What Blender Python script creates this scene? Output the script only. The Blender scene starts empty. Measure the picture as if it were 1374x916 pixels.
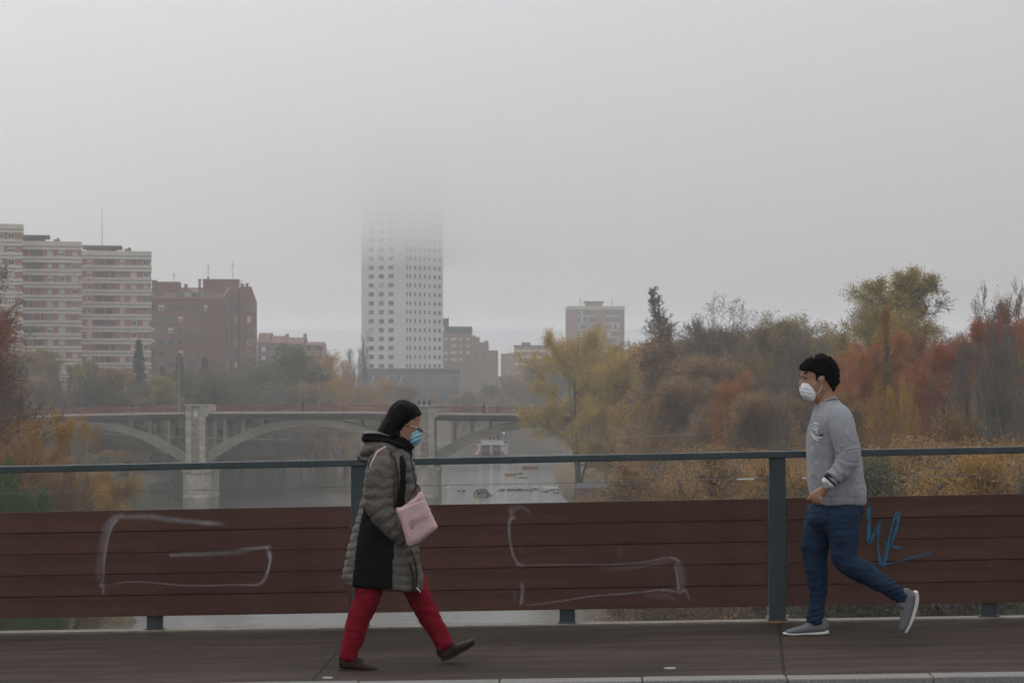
import bpy, bmesh, math, random
import numpy as np
from mathutils import Vector, Matrix, noise as mn

SC = bpy.context.scene
COL = SC.collection
F = 2672.0            # focal length in photo pixels (70 mm on a 36 mm wide sensor, 1374 px)
HX, HY = 687.0, 515.0 # principal column, horizon row
EYE = 17.6            # camera height above the river

def at(px, py, d):
    """the point seen at a photo position at depth d metres"""
    return Vector(((px - HX) * d / F, d, EYE - (py - HY) * d / F))

# ------------------------------------------------------------------ tagging
def tag(o, label=None, cat=None, group=None, kind=None):
    if label: o['label'] = label
    if cat: o['category'] = cat
    if group: o['group'] = group
    if kind: o['kind'] = kind
    return o

def empty(name, loc, rz=0.0, label=None, cat=None, group=None):
    o = bpy.data.objects.new(name, None)
    COL.objects.link(o)
    o.location = loc
    o.rotation_euler = (0, 0, rz)
    o.empty_display_size = 0.2
    return tag(o, label, cat, group)

def link(name, me, parent=None, loc=(0, 0, 0), rot=None, scale=None):
    o = bpy.data.objects.new(name, me)
    COL.objects.link(o)
    o.location = loc
    if rot is not None: o.rotation_euler = rot
    if scale is not None: o.scale = scale
    if parent is not None: o.parent = parent
    return o

def copy_tree(o, parent=None):
    c = o.copy()
    COL.objects.link(c)
    if parent is not None: c.parent = parent
    for ch in list(o.children):
        copy_tree(ch, c)
    return c

# ------------------------------------------------------------------ mesh builder
class MB:
    def __init__(s):
        s.v = []; s.f = []; s.m = []
    def quad(s, a, b, c, d, m=0):
        n = len(s.v); s.v += [tuple(a), tuple(b), tuple(c), tuple(d)]; s.f.append((n, n+1, n+2, n+3)); s.m.append(m)
    def poly(s, pts, m=0):
        n = len(s.v); s.v += [tuple(p) for p in pts]; s.f.append(tuple(range(n, n+len(pts)))); s.m.append(m)
    def hexa(s, p, m=0):
        n = len(s.v); s.v += [tuple(q) for q in p]
        for f in ((0,3,2,1),(4,5,6,7),(0,1,5,4),(1,2,6,5),(2,3,7,6),(3,0,4,7)):
            s.f.append(tuple(n+i for i in f)); s.m.append(m)
        return s
    def box(s, x0, x1, y0, y1, z0, z1, m=0):
        return s.hexa([(x0,y0,z0),(x1,y0,z0),(x1,y1,z0),(x0,y1,z0),(x0,y0,z1),(x1,y0,z1),(x1,y1,z1),(x0,y1,z1)], m)
    def bar(s, a, b, w, h, m=0, up=(0,0,1)):
        a = Vector(a); b = Vector(b); t = (b-a).normalized(); u = Vector(up)
        sd = t.cross(u)
        if sd.length < 1e-4: sd = Vector((1,0,0))
        sd.normalize(); u = sd.cross(t).normalized()
        p = []
        for q in (a, b):
            p += [q - sd*w/2 - u*h/2, q + sd*w/2 - u*h/2, q + sd*w/2 + u*h/2, q - sd*w/2 + u*h/2]
        return s.hexa(p, m)
    def tube(s, pts, rad, n=8, m=0, caps=True, sx=1.0):
        pts = [Vector(p) for p in pts]
        if not hasattr(rad, '__len__'): rad = [rad]*len(pts)
        b0 = len(s.v)
        ref = None
        for i, p in enumerate(pts):
            t = (pts[min(i+1, len(pts)-1)] - pts[max(i-1, 0)]).normalized()
            if ref is None:
                ref = Vector((0,0,1)) if abs(t.z) < .9 else Vector((1,0,0))
            a = t.cross(ref)
            if a.length < 1e-5: a = t.orthogonal()
            a.normalize(); b = a.cross(t).normalized(); ref = b
            for k in range(n):
                th = 2*math.pi*k/n
                s.v.append(tuple(p + (a*math.cos(th) + b*math.sin(th)*sx)*rad[i]))
        for i in range(len(pts)-1):
            for k in range(n):
                k2 = (k+1) % n
                s.f.append((b0+i*n+k, b0+i*n+k2, b0+(i+1)*n+k2, b0+(i+1)*n+k)); s.m.append(m)
        if caps:
            s.f.append(tuple(b0+k for k in range(n-1, -1, -1))); s.m.append(m)
            e = b0+(len(pts)-1)*n
            s.f.append(tuple(e+k for k in range(n))); s.m.append(m)
        return s
    def lathe(s, prof, c=(0,0,0), n=20, m=0, sx=1, sy=1):
        b0 = len(s.v)
        for (r, z) in prof:
            for k in range(n):
                th = 2*math.pi*k/n
                s.v.append((c[0]+r*sx*math.cos(th), c[1]+r*sy*math.sin(th), c[2]+z))
        for i in range(len(prof)-1):
            for k in range(n):
                k2 = (k+1) % n
                s.f.append((b0+i*n+k, b0+i*n+k2, b0+(i+1)*n+k2, b0+(i+1)*n+k)); s.m.append(m)
        s.f.append(tuple(b0+k for k in range(n-1, -1, -1))); s.m.append(m)
        e = b0+(len(prof)-1)*n
        s.f.append(tuple(e+k for k in range(n))); s.m.append(m)
        return s
    def ball(s, c, rx, ry, rz, n=12, m=0):
        prof = [(math.sin(math.pi*i/n)+1e-4, -math.cos(math.pi*i/n)) for i in range(n+1)]
        b0 = len(s.v)
        s.lathe(prof, (0,0,0), n*2, m)
        for i in range(b0, len(s.v)):
            x, y, z = s.v[i]; s.v[i] = (c[0]+x*rx, c[1]+y*ry, c[2]+z*rz)
        return s
    def mesh(s, name, mats, smooth=False):
        me = bpy.data.meshes.new(name)
        me.from_pydata(s.v, [], s.f)
        for mt in (mats if isinstance(mats, (list, tuple)) else [mats]): me.materials.append(mt)
        if any(s.m): me.polygons.foreach_set('material_index', s.m)
        if smooth: me.polygons.foreach_set('use_smooth', [True]*len(s.f))
        me.validate(); me.update()
        return me
    def build(s, name, mats, parent=None, loc=(0,0,0), rot=None, smooth=False, origin=None):
        if origin is not None:
            ox, oy, oz = origin
            s.v = [(x-ox, y-oy, z-oz) for (x, y, z) in s.v]
            loc = origin
        return link(name, s.mesh(name, mats, smooth), parent, loc, rot)

def bevel(o, w=0.01, seg=2, ang=40):
    md = o.modifiers.new('bevel', 'BEVEL'); md.width = w; md.segments = seg
    md.limit_method = 'ANGLE'; md.angle_limit = math.radians(ang)
    return o

def np_mesh(name, V, Q, mats, midx=None, smooth=False):
    me = bpy.data.meshes.new(name)
    V = np.asarray(V, dtype=np.float32); Q = np.asarray(Q, dtype=np.int32)
    k = Q.shape[1]
    me.vertices.add(len(V)); me.vertices.foreach_set('co', V.ravel())
    me.loops.add(Q.size); me.loops.foreach_set('vertex_index', Q.ravel())
    me.polygons.add(len(Q)); me.polygons.foreach_set('loop_start', np.arange(0, Q.size, k, dtype=np.int32))
    me.polygons.foreach_set('loop_total', np.full(len(Q), k, dtype=np.int32))
    for mt in (mats if isinstance(mats, (list, tuple)) else [mats]): me.materials.append(mt)
    if midx is not None: me.polygons.foreach_set('material_index', np.asarray(midx, dtype=np.int32))
    if smooth: me.polygons.foreach_set('use_smooth', np.ones(len(Q), dtype=bool))
    me.update(calc_edges=True)
    return me

# ------------------------------------------------------------------ materials
MATS = {}
def _nt(name):
    m = bpy.data.materials.new(name); m.use_nodes = True
    nt = m.node_tree; b = nt.nodes['Principled BSDF']
    MATS[name] = m
    return m, nt, b

def mat(name, col, rough=.7, var=.15, scale=8.0, detail=6, bump=0.0, bscale=None, metal=0.0, spec=.4, stretch=(1,1,1), coords='Object', var2=0.0, scale2=.6, sheen=0.0, wr=0.0):
    """base colour with fine mottling (scale) and larger weathering (scale2), plus bump"""
    m, nt, b = _nt(name); N = nt.nodes; L = nt.links
    b.inputs['Roughness'].default_value = rough
    b.inputs['Metallic'].default_value = metal
    b.inputs['Specular IOR Level'].default_value = spec
    if sheen: b.inputs['Sheen Weight'].default_value = sheen
    tc = N.new('ShaderNodeTexCoord'); mp = N.new('ShaderNodeMapping')
    mp.inputs['Scale'].default_value = stretch
    L.new(tc.outputs[coords], mp.inputs['Vector'])
    nz = N.new('ShaderNodeTexNoise'); nz.inputs['Scale'].default_value = scale; nz.inputs['Detail'].default_value = detail
    nz.inputs['Roughness'].default_value = .65
    L.new(mp.outputs[0], nz.inputs['Vector'])
    mr = N.new('ShaderNodeMapRange'); mr.inputs[1].default_value = .25; mr.inputs[2].default_value = .75
    mr.inputs[3].default_value = 1-var; mr.inputs[4].default_value = 1+var
    L.new(nz.outputs['Fac'], mr.inputs[0])
    fac = mr.outputs[0]
    if var2:
        n2 = N.new('ShaderNodeTexNoise'); n2.inputs['Scale'].default_value = scale2; n2.inputs['Detail'].default_value = 4
        L.new(mp.outputs[0], n2.inputs['Vector'])
        m2 = N.new('ShaderNodeMapRange'); m2.inputs[1].default_value = .3; m2.inputs[2].default_value = .7
        m2.inputs[3].default_value = 1-var2; m2.inputs[4].default_value = 1+var2
        L.new(n2.outputs['Fac'], m2.inputs[0])
        mm = N.new('ShaderNodeMath'); mm.operation = 'MULTIPLY'
        L.new(fac, mm.inputs[0]); L.new(m2.outputs[0], mm.inputs[1]); fac = mm.outputs[0]
    vm = N.new('ShaderNodeVectorMath'); vm.operation = 'SCALE'
    vm.inputs[0].default_value = col[:3]
    L.new(fac, vm.inputs['Scale'])
    L.new(vm.outputs[0], b.inputs['Base Color'])
    if bump:
        nb = N.new('ShaderNodeTexNoise'); nb.inputs['Scale'].default_value = bscale or scale*3; nb.inputs['Detail'].default_value = 5
        L.new(mp.outputs[0], nb.inputs['Vector'])
        bp = N.new('ShaderNodeBump'); bp.inputs['Strength'].default_value = bump; bp.inputs['Distance'].default_value = .02
        L.new(nb.outputs['Fac'], bp.inputs['Height']); L.new(bp.outputs[0], b.inputs['Normal'])
        if wr:   # soft creases
            nw = N.new('ShaderNodeTexNoise'); nw.inputs['Scale'].default_value = 11; nw.inputs['Detail'].default_value = 4; nw.inputs['Distortion'].default_value = 1.2
            L.new(mp.outputs[0], nw.inputs['Vector'])
            b2 = N.new('ShaderNodeBump'); b2.inputs['Strength'].default_value = wr; b2.inputs['Distance'].default_value = .03
            L.new(nw.outputs['Fac'], b2.inputs['Height']); L.new(b2.outputs[0], bp.inputs['Normal'])
    return m

def leaf_mat(name, cols, trans=.3, nscale=.55):
    """leaves: random tone per leaf, drifting between clumps, some light through the blade"""
    m, nt, b = _nt(name); N = nt.nodes; L = nt.links
    g = N.new('ShaderNodeNewGeometry'); tc = N.new('ShaderNodeTexCoord')
    nz = N.new('ShaderNodeTexNoise'); nz.inputs['Scale'].default_value = nscale; nz.inputs['Detail'].default_value = 3
    L.new(tc.outputs['Object'], nz.inputs['Vector'])
    a = N.new('ShaderNodeMath'); a.operation = 'MULTIPLY_ADD'; a.inputs[1].default_value = .50; 
    L.new(g.outputs['Random Per Island'], a.inputs[0])
    s = N.new('ShaderNodeMapRange'); s.inputs[1].default_value = .3; s.inputs[2].default_value = .7; s.inputs[3].default_value = 0; s.inputs[4].default_value = .50
    L.new(nz.outputs['Fac'], s.inputs[0]); L.new(s.outputs[0], a.inputs[2])
    cr = N.new('ShaderNodeValToRGB'); el = cr.color_ramp.elements
    while len(el) < len(cols): el.new(.5)
    for i, c in enumerate(cols):
        el[i].position = i/(len(cols)-1); el[i].color = (*c, 1)
    L.new(a.outputs[0], cr.inputs[0]); L.new(cr.outputs[0], b.inputs['Base Color'])
    b.inputs['Roughness'].default_value = .6; b.inputs['Specular IOR Level'].default_value = .25
    t = N.new('ShaderNodeBsdfTranslucent'); L.new(cr.outputs[0], t.inputs[0])
    mx = N.new('ShaderNodeMixShader'); mx.inputs[0].default_value = trans
    L.new(b.outputs[0], mx.inputs[1]); L.new(t.outputs[0], mx.inputs[2])
    L.new(mx.outputs[0], N['Material Output'].inputs['Surface'])
    return m
HAZE_D = 0.0006
CLOUD_D = 0.011
# ================================================================== camera, light, air
cam = bpy.data.cameras.new('camera'); co = bpy.data.objects.new('camera', cam); COL.objects.link(co)
cam.sensor_width = 36; cam.lens = 70.0; cam.shift_y = (HY-458)/1374
co.location = (0, 0, EYE); co.rotation_euler = (math.radians(90), 0, 0)
cam.clip_start = .1; cam.clip_end = 6000
cam.dof.use_dof = True; cam.dof.focus_distance = 12.6; cam.dof.aperture_fstop = 14.0
SC.camera = co

SUN_EL, SUN_AZ = math.radians(42), math.radians(-35)   # high, ahead and to the left, behind the fog
w = bpy.data.worlds.new('World'); SC.world = w; w.use_nodes = True
nt = w.node_tree; bg = nt.nodes['Background']
sky = nt.nodes.new('ShaderNodeTexSky'); sky.sky_type = 'NISHITA'; sky.sun_disc = False
sky.sun_elevation = SUN_EL; sky.sun_rotation = SUN_AZ; sky.air_density = 1.0; sky.dust_density = 6.0; sky.ozone_density = 1.0
hs = nt.nodes.new('ShaderNodeHueSaturation'); hs.inputs['Saturation'].default_value = .03   # an overcast sky has lost its blue
nt.links.new(sky.outputs[0], hs.inputs['Color'])
mxw = nt.nodes.new('ShaderNodeMix'); mxw.data_type = 'RGBA'; mxw.inputs[0].default_value = .85
mxw.inputs[7].default_value = (5.8, 5.95, 6.25, 1)         # the even layer of cloud over the whole sky
nt.links.new(hs.outputs[0], mxw.inputs[6])
# a closed overcast is about twice as bright overhead as at the horizon
wtc = nt.nodes.new('ShaderNodeTexCoord'); wsp = nt.nodes.new('ShaderNodeSeparateXYZ'); nt.links.new(wtc.outputs['Generated'], wsp.inputs[0])
wma = nt.nodes.new('ShaderNodeMath'); wma.operation = 'MULTIPLY_ADD'; wma.use_clamp = False; wma.inputs[1].default_value = .9; wma.inputs[2].default_value = .76
wmx = nt.nodes.new('ShaderNodeMath'); wmx.operation = 'MAXIMUM'; wmx.inputs[1].default_value = 0.0
nt.links.new(wsp.outputs[2], wmx.inputs[0]); nt.links.new(wmx.outputs[0], wma.inputs[0])
wvm = nt.nodes.new('ShaderNodeVectorMath'); wvm.operation = 'SCALE'; nt.links.new(mxw.outputs[2], wvm.inputs[0]); nt.links.new(wma.outputs[0], wvm.inputs['Scale'])
nt.links.new(wvm.outputs[0], bg.inputs['Color'])
bg.inputs['Strength'].default_value = .12
sd = bpy.data.lights.new('sun', 'SUN'); sd.energy = 0.6; sd.angle = math.radians(40); sd.color = (1, .97, .93)
so = bpy.data.objects.new('sun', sd); COL.objects.link(so)
dvec = Vector((math.sin(SUN_AZ)*math.cos(SUN_EL), math.cos(SUN_AZ)*math.cos(SUN_EL), math.sin(SUN_EL)))
so.rotation_euler = dvec.to_track_quat('Z', 'Y').to_euler(); so.location = (0, 0, 200)

SC.view_settings.view_transform = 'Standard'; SC.view_settings.look = 'None'
SC.view_settings.exposure = 0.12; SC.view_settings.gamma = 1; SC.view_settings.use_curve_mapping = False
SC.render.engine = 'CYCLES'
cy = SC.cycles
cy.use_denoising = True; cy.denoiser = 'OPENIMAGEDENOISE'
cy.use_adaptive_sampling = True; cy.adaptive_threshold = .01
cy.max_bounces = 8; cy.diffuse_bounces = 3; cy.glossy_bounces = 3; cy.transmission_bounces = 4; cy.transparent_max_bounces = 12
cy.volume_bounces = 4; cy.caustics_reflective = False; cy.caustics_refractive = False

def air(name, b, density, aniso, col, label):
    m = bpy.data.materials.new(name); m.use_nodes = True; n = m.node_tree
    for x in list(n.nodes): n.nodes.remove(x)
    out = n.nodes.new('ShaderNodeOutputMaterial'); pv = n.nodes.new('ShaderNodeVolumePrincipled')
    pv.inputs['Color'].default_value = (*col, 1); pv.inputs['Density'].default_value = density; pv.inputs['Anisotropy'].default_value = aniso
    n.links.new(pv.outputs[0], out.inputs['Volume'])
    o = MB().box(*b).build(name, m)
    tag(o, label, 'fog', kind='stuff')
    return o
air('haze', (-1500, 1500, -40, 1500, -6, 112), HAZE_D, .55, (.985, .985, .99), 'thin grey fog filling the whole river valley')
air('low_cloud', (-1490, 1490, -30, 1490, 57, 125), CLOUD_D, .8, (.985, .985, .99), 'low cloud swallowing the top of the white tower')

# ================================================================== terrain and river
LS = [(-40,-30),(60,-24),(147,-27.5),(210,-43),(268,-57),(320,-63),(400,-64),(450,-58),(500,-44),(553,-27),(620,2),(700,45),(900,150),(1500,420)]
RS = [(-40,44),(60,42),(120,38),(149,33.5),(158,31),(164,22),(190,15),(230,12),(290,8.5),(324,7.5),(376,7.5),(420,9),(480,13),(553,27),(620,52),(700,95),(900,210),(1500,500)]
def shore(tab, y):
    ys = [a for a, b in tab]; return np.interp(y, ys, [b for a, b in tab])
def ground_z(x, y):
    x = np.asarray(x, float); y = np.asarray(y, float)
    dl = shore(LS, y) - x; dr = x - shore(RS, y)
    hl = np.interp(dl, [-6, 0, 4, 14, 30, 60, 400], [-2.5, 0, 1.2, 4.5, 9.0, 11.2, 12.5])
    # near the camera's own bridge the left bank is a lower apron
    near = np.clip((260 - y)/120, 0, 1)
    hl = np.where(dl > 0, hl*(1-.3*near*np.clip(1-(dl-25)/40, 0, 1)), hl)
    hr = np.interp(dr, [-6, 0, 3, 14, 40, 80, 140, 400], [-2.5, 0, .6, 1.7, 3.0, 5.5, 8.5, 10.0])
    nz = np.sin(x*.21+y*.13)*.25 + np.sin(x*.07-y*.11+1)*.35
    on = np.clip(np.maximum(dl, dr)/10, 0, 1)
    return np.maximum(hl, hr) + nz*on

g_mat, gnt, gb = _nt('bank_soil')
N = gnt.nodes; L = gnt.links
tc = N.new('ShaderNodeTexCoord')
n1 = N.new('ShaderNodeTexNoise'); n1.inputs['Scale'].default_value = .12; n1.inputs['Detail'].default_value = 8; L.new(tc.outputs['Object'], n1.inputs[0])
n2 = N.new('ShaderNodeTexNoise'); n2.inputs['Scale'].default_value = 2.2; n2.inputs['Detail'].default_value = 8; L.new(tc.outputs['Object'], n2.inputs[0])
mxn = N.new('ShaderNodeMath'); mxn.operation = 'MULTIPLY_ADD'; mxn.inputs[1].default_value = .45; L.new(n2.outputs[0], mxn.inputs[0])
sc_ = N.new('ShaderNodeMath'); sc_.operation = 'MULTIPLY'; sc_.inputs[1].default_value = .6; L.new(n1.outputs[0], sc_.inputs[0]); L.new(sc_.outputs[0], mxn.inputs[2])
cr = N.new('ShaderNodeValToRGB'); e = cr.color_ramp.elements
e[0].position = .36; e[0].color = (.045, .055, .022, 1); e[1].position = .68; e[1].color = (.13, .09, .055, 1)
q = e.new(.5); q.color = (.085, .075, .035, 1); q = e.new(.58); q.color = (.12, .068, .032, 1)
L.new(mxn.outputs[0], cr.inputs[0]); L.new(cr.outputs[0], gb.inputs['Base Color']); gb.inputs['Roughness'].default_value = .95
bp = N.new('ShaderNodeBump'); bp.inputs['Strength'].default_value = .6; bp.inputs['Distance'].default_value = .3; L.new(n2.outputs[0], bp.inputs['Height']); L.new(bp.outputs[0], gb.inputs['Normal'])

def grid(name, xs, ys, zf, m, smooth=True):
    X, Y = np.meshgrid(xs, ys); Z = zf(X, Y)
    V = np.stack([X, Y, Z], -1).reshape(-1, 3); nx = len(xs); ny = len(ys)
    i = np.arange(ny-1)[:, None]*nx + np.arange(nx-1)[None]
    Q = np.stack([i, i+1, i+1+nx, i+nx], -1).reshape(-1, 4)
    return link(name, np_mesh(name, V, Q, m, smooth=smooth))
xs = np.unique(np.concatenate([np.linspace(-1400, -160, 40), np.arange(-160, 160, 2.0), np.linspace(160, 1400, 40)]))
ys = np.unique(np.concatenate([np.arange(-35, 640, 3.0), np.linspace(640, 1450, 60)]))
tag(grid('ground', xs, ys, ground_z, g_mat), 'river banks of soil, dead leaves and rough grass', 'ground', kind='structure')

wm, wnt, wb = _nt('river_water')
wb.inputs['Base Color'].default_value = (.030, .034, .024, 1); wb.inputs['Roughness'].default_value = .06; wb.inputs['IOR'].default_value = 1.33
N = wnt.nodes; L = wnt.links
tc = N.new('ShaderNodeTexCoord'); mp = N.new('ShaderNodeMapping'); mp.inputs['Scale'].default_value = (.35, 1.0, 1); L.new(tc.outputs['Object'], mp.inputs[0])
a1 = N.new('ShaderNodeTexNoise'); a1.inputs['Scale'].default_value = 1.6; a1.inputs['Detail'].default_value = 5; L.new(mp.outputs[0], a1.inputs[0])
a2 = N.new('ShaderNodeTexNoise'); a2.inputs['Scale'].default_value = .035; a2.inputs['Detail'].default_value = 3; L.new(mp.outputs[0], a2.inputs[0])
mr = N.new('ShaderNodeMapRange'); mr.inputs[1].default_value = .42; mr.inputs[2].default_value = .62; mr.inputs[3].default_value = .35; mr.inputs[4].default_value = 1.0
L.new(a2.outputs[0], mr.inputs[0])
bp = N.new('ShaderNodeBump'); bp.inputs['Distance'].default_value = .13; L.new(mr.outputs[0], bp.inputs['Strength']); L.new(a1.outputs[0], bp.inputs['Height']); L.new(bp.outputs[0], wb.inputs['Normal'])
wo = MB(); wo.quad((-600,-38,0),(600,-38,0),(600,1440,0),(-600,1440,0))
tag(wo.build('river', wm), 'calm grey river reflecting fog and trees', 'river', kind='structure')

# ================================================================== our own bridge: pavement, kerb, road
def R(u, v, z=0.0):
    return Vector((u + .052*v, 13.54 - .052*u + v, EYE - 1.644 + .0216*u + z))
def rbox(mb, u0, u1, v0, v1, z0, z1, m=0):
    return mb.hexa([R(u0,v0,z0),R(u1,v0,z0),R(u1,v1,z0),R(u0,v1,z0),R(u0,v0,z1),R(u1,v0,z1),R(u1,v1,z1),R(u0,v1,z1)], m)

asph, ant, ab = _nt('pavement_asphalt')
N = ant.nodes; L = ant.links
tc = N.new('ShaderNodeTexCoord')
def nz(scale, detail, st=(1,1,1), rough=.6):
    mp = N.new('ShaderNodeMapping'); mp.inputs['Scale'].default_value = st; L.new(tc.outputs['Object'], mp.inputs[0])
    t = N.new('ShaderNodeTexNoise'); t.inputs['Scale'].default_value = scale; t.inputs['Detail'].default_value = detail; t.inputs['Roughness'].default_value = rough
    L.new(mp.outputs[0], t.inputs[0]); return t.outputs[0]
fine = nz(160, 4); streak = nz(2.2, 8, (.35, 3.2, 1), .7); big = nz(.9, 4, (.5, 1.6, 1))
def mth(op, a, b, c=None):
    n = N.new('ShaderNodeMath'); n.operation = op
    for i, x in enumerate((a, b, c)):
        if x is None: continue
        if hasattr(x, 'links'): L.new(x, n.inputs[i])
        else: n.inputs[i].default_value = x
    return n.outputs[0]
s_ = mth('ADD', mth('MULTIPLY', streak, .55), mth('MULTIPLY', fine, .45))
s_ = mth('ADD', s_, mth('MULTIPLY', big, .35))
cr = N.new('ShaderNodeValToRGB'); e = cr.color_ramp.elements
e[0].position = .45; e[0].color = (.020, .014, .011, 1); e[1].position = .88; e[1].color = (.105, .082, .066, 1)
q = e.new(.66); q.color = (.046, .034, .028, 1)
L.new(s_, cr.inputs[0]); L.new(cr.outputs[0], ab.inputs['Base Color']); ab.inputs['Roughness'].default_value = .85; ab.inputs['Specular IOR Level'].default_value = .1
bp = N.new('ShaderNodeBump'); bp.inputs['Strength'].default_value = .35; bp.inputs['Distance'].default_value = .01; L.new(fine, bp.inputs['Height']); L.new(bp.outputs[0], ab.inputs['Normal'])

m = MB(); rbox(m, -45, 45, -2.46, -.035, -.45, 0)
tag(m.build('pavement', asph), 'brown grey bridge pavement with worn streaks', 'pavement', kind='structure')
conc = mat('edge_concrete', (.20, .175, .14), .85, .35, 14, bump=.3)
m = MB(); rbox(m, -45, 45, -.033, .10, -.9, .010)
tag(m.build('pavement_edge', conc), 'pale concrete lip along the outer edge of the bridge', 'edge', kind='structure')
m = MB(); rbox(m, -45, 45, -13, .02, -1.3, -.905)
tag(m.build('bridge_slab', conc), 'concrete slab carrying the road', 'slab', kind='structure')
m = MB(); rbox(m, -45, 45, -13, -2.625, -.90, -.13)
tag(m.build('road', mat('road_asphalt', (.05,.05,.052), .9, .3, 60, bump=.4)), 'dark asphalt road beside the kerb', 'road', kind='structure')
gran = mat('granite', (.20, .19, .175), .8, .45, 90, detail=8, bump=.25, var2=.12, scale2=1.5)
m = MB()
for k in range(-55, 56):
    u0 = .062 + k*.787
    rbox(m, u0+.003, u0+.784, -2.62, -2.465, -.30, .006 + .002*math.sin(k*2.1))
ke = m.build('kerb', gran); bevel(ke, .008, 2)
tag(ke, 'granite kerb of long speckled blocks', 'kerb', kind='structure')
# dotted slots across the pavement at the main posts
dark = mat('slot_black', (.008, .008, .008), .9, .1)
m = MB()
for u0 in (-1.05, 1.80, 4.64, -3.88):
    k = 0; v = -.16
    while v > -2.42:
        off = 0.0 - (.16*(-v/2.3) if u0 > 0 else .05*(v/2.3))
        rbox(m, u0+off-.0085, u0+off+.0085, v-.045, v+.012, 0.001, .003)
        v -= .112; k += 1
tag(m.build('expansion_joint', dark), 'lines of black slots crossing the pavement', 'expansion joint', kind='structure')

# ------------------------------------------------------------------ railing
steel = mat('slate_paint', (.034, .047, .052), .5, .22, 22, bump=.08, spec=.45, var2=.15, scale2=3)
brd, bnt, bb = _nt('brown_board')
N = bnt.nodes; L = bnt.links
tc = N.new('ShaderNodeTexCoord'); oi = N.new('ShaderNodeObjectInfo')
w1 = nz(6, 8, (.12, 1, 3.0), .7); w2 = nz(70, 4, (.25, 1, 1)); w3 = nz(1.1, 4)
s_ = mth('ADD', mth('MULTIPLY', w1, .5), mth('ADD', mth('MULTIPLY', w2, .2), mth('MULTIPLY', w3, .45)))
s_ = mth('ADD', s_, mth('MULTIPLY', oi.outputs['Random'], .10))
cr = N.new('ShaderNodeValToRGB'); e = cr.color_ramp.elements
e[0].position = .40; e[0].color = (.046, .023, .017, 1); e[1].position = .92; e[1].color = (.128, .064, .048, 1)
L.new(s_, cr.inputs[0]); L.new(cr.outputs[0], bb.inputs['Base Color']); bb.inputs['Roughness'].default_value = .7; bb.inputs['Specular IOR Level'].default_value = .18
bp = N.new('ShaderNodeBump'); bp.inputs['Strength'].default_value = .15; bp.inputs['Distance'].default_value = .01; L.new(w1, bp.inputs['Height']); L.new(bp.outputs[0], bb.inputs['Normal'])
scrw = mat('screw_dull', (.16, .13, .12), .5, .3, 40, metal=.4)
galv = mat('galvanised', (.35, .35, .34), .45, .2, 30, metal=.7)

rail = empty('bridge_railing', R(0, 0), 0, 'slate steel railing with brown boards, chalk marks and blue graffiti', 'railing')
RO = R(0, 0)
def rb(mb, name, mt, bev=0.0, smooth=False, parent=None):
    c = sum((Vector(p) for p in mb.v), Vector())/len(mb.v)
    mb.v = [tuple(Vector(p) - c) for p in mb.v]
    base = RO if parent is None else RO + parent.location
    o = mb.build(name, mt, parent or rail, loc=c - base, smooth=smooth)
    if bev: bevel(o, bev)
    return o
US = [.374 + 1.418*k for k in range(-9, 10)]
for k, u in zip(range(-9, 10), US):
    if k % 2:
        m = MB(); rbox(m, u-.055, u+.055, -.012, .05, .012, 1.105); p = rb(m, 'post', steel, .004)
        m = MB(); rbox(m, u-.066, u+.066, -.022, .08, .0105, .020); rb(m, 'base_plate', steel, .003)
        if -5 < u < 5:
            for du in (-.066, .066):
                m = MB(); rbox(m, u+du-.009, u+du+.009, -.022, -.004, .026, .048); rb(m, 'bolt', galv)
            for zz in (.045, .085):
                m = MB(); rbox(m, u-.064, u-.0555, .0, .014, zz, zz+.015); rb(m, 'bolt', galv)
    else:
        m = MB(); rbox(m, u-.053, u+.053, .024, .075, .012, .83); rb(m, 'short_post', steel, .003)
        m = MB(); rbox(m, u-.066, u+.066, .012, .09, .0105, .018); rb(m, 'base_plate', steel, .003)
m = MB(); rbox(m, US[0]-1.4, US[-1]+1.4, -.028, .048, 1.106, 1.152); rb(m, 'handrail', steel, .005)
rs = random.Random(4)
mains = [u for k, u in zip(range(-9, 10), US) if k % 2]
for j in range(len(mains)-1):
    a, b = mains[j]+.058, mains[j+1]-.058
    mid = (a+b)/2
    m = MB(); rbox(m, a+.01, b-.01, .0215, .0235, .12, .82); rb(m, 'gap_blocker', mat('gap_shade_black', (.012,.010,.009), .9) if 'gap_shade_black' not in MATS else MATS['gap_shade_black'])  # added black sheet behind the boards, shuts out light and keeps the gaps dark
    for i in range(5):
        z0 = .105 + i*.1462
        m = MB()
        zz = rs.uniform(-.001, .001)
        rbox(m, a+rs.uniform(0, .003), b-rs.uniform(0, .003), -.004+rs.uniform(-.001, .001), .022, z0+.002+zz, z0+.1432+zz)
        s = m
        for uu in (a+.075, mid, b-.075):
            for dz in (.035, .108):
                s.tube([R(uu, -.0065, z0+dz), R(uu, -.003, z0+dz)], .0042, 8, 1)
        rb(m, 'board', [brd, scrw])
m = MB(); pts = [R(US[0]-1+.5*i, .02, .965+.002*math.sin(i*1.1)) for i in range(60)]
m.tube(pts, .0025, 6); rb(m, 'wire', mat('wire_steel', (.18,.18,.18), .4, .1, metal=.8))
m = MB()
for (px0, px1, uu) in ((1000, 1018, 0), (1000+6, 1018+6, 0)): pass
for u in (1.58, 2.02):
    m = MB(); m.tube([R(u-.06, .02, .965), R(u-.055, .02, .965), R(u+.055, .02, .965), R(u+.06, .02, .965)], [.003, .006, .006, .003], 8)
    rb(m, 'wire_tensioner', MATS.get('tensioner_white') or mat('tensioner_white', (.6,.6,.58), .5, .1))

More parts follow.
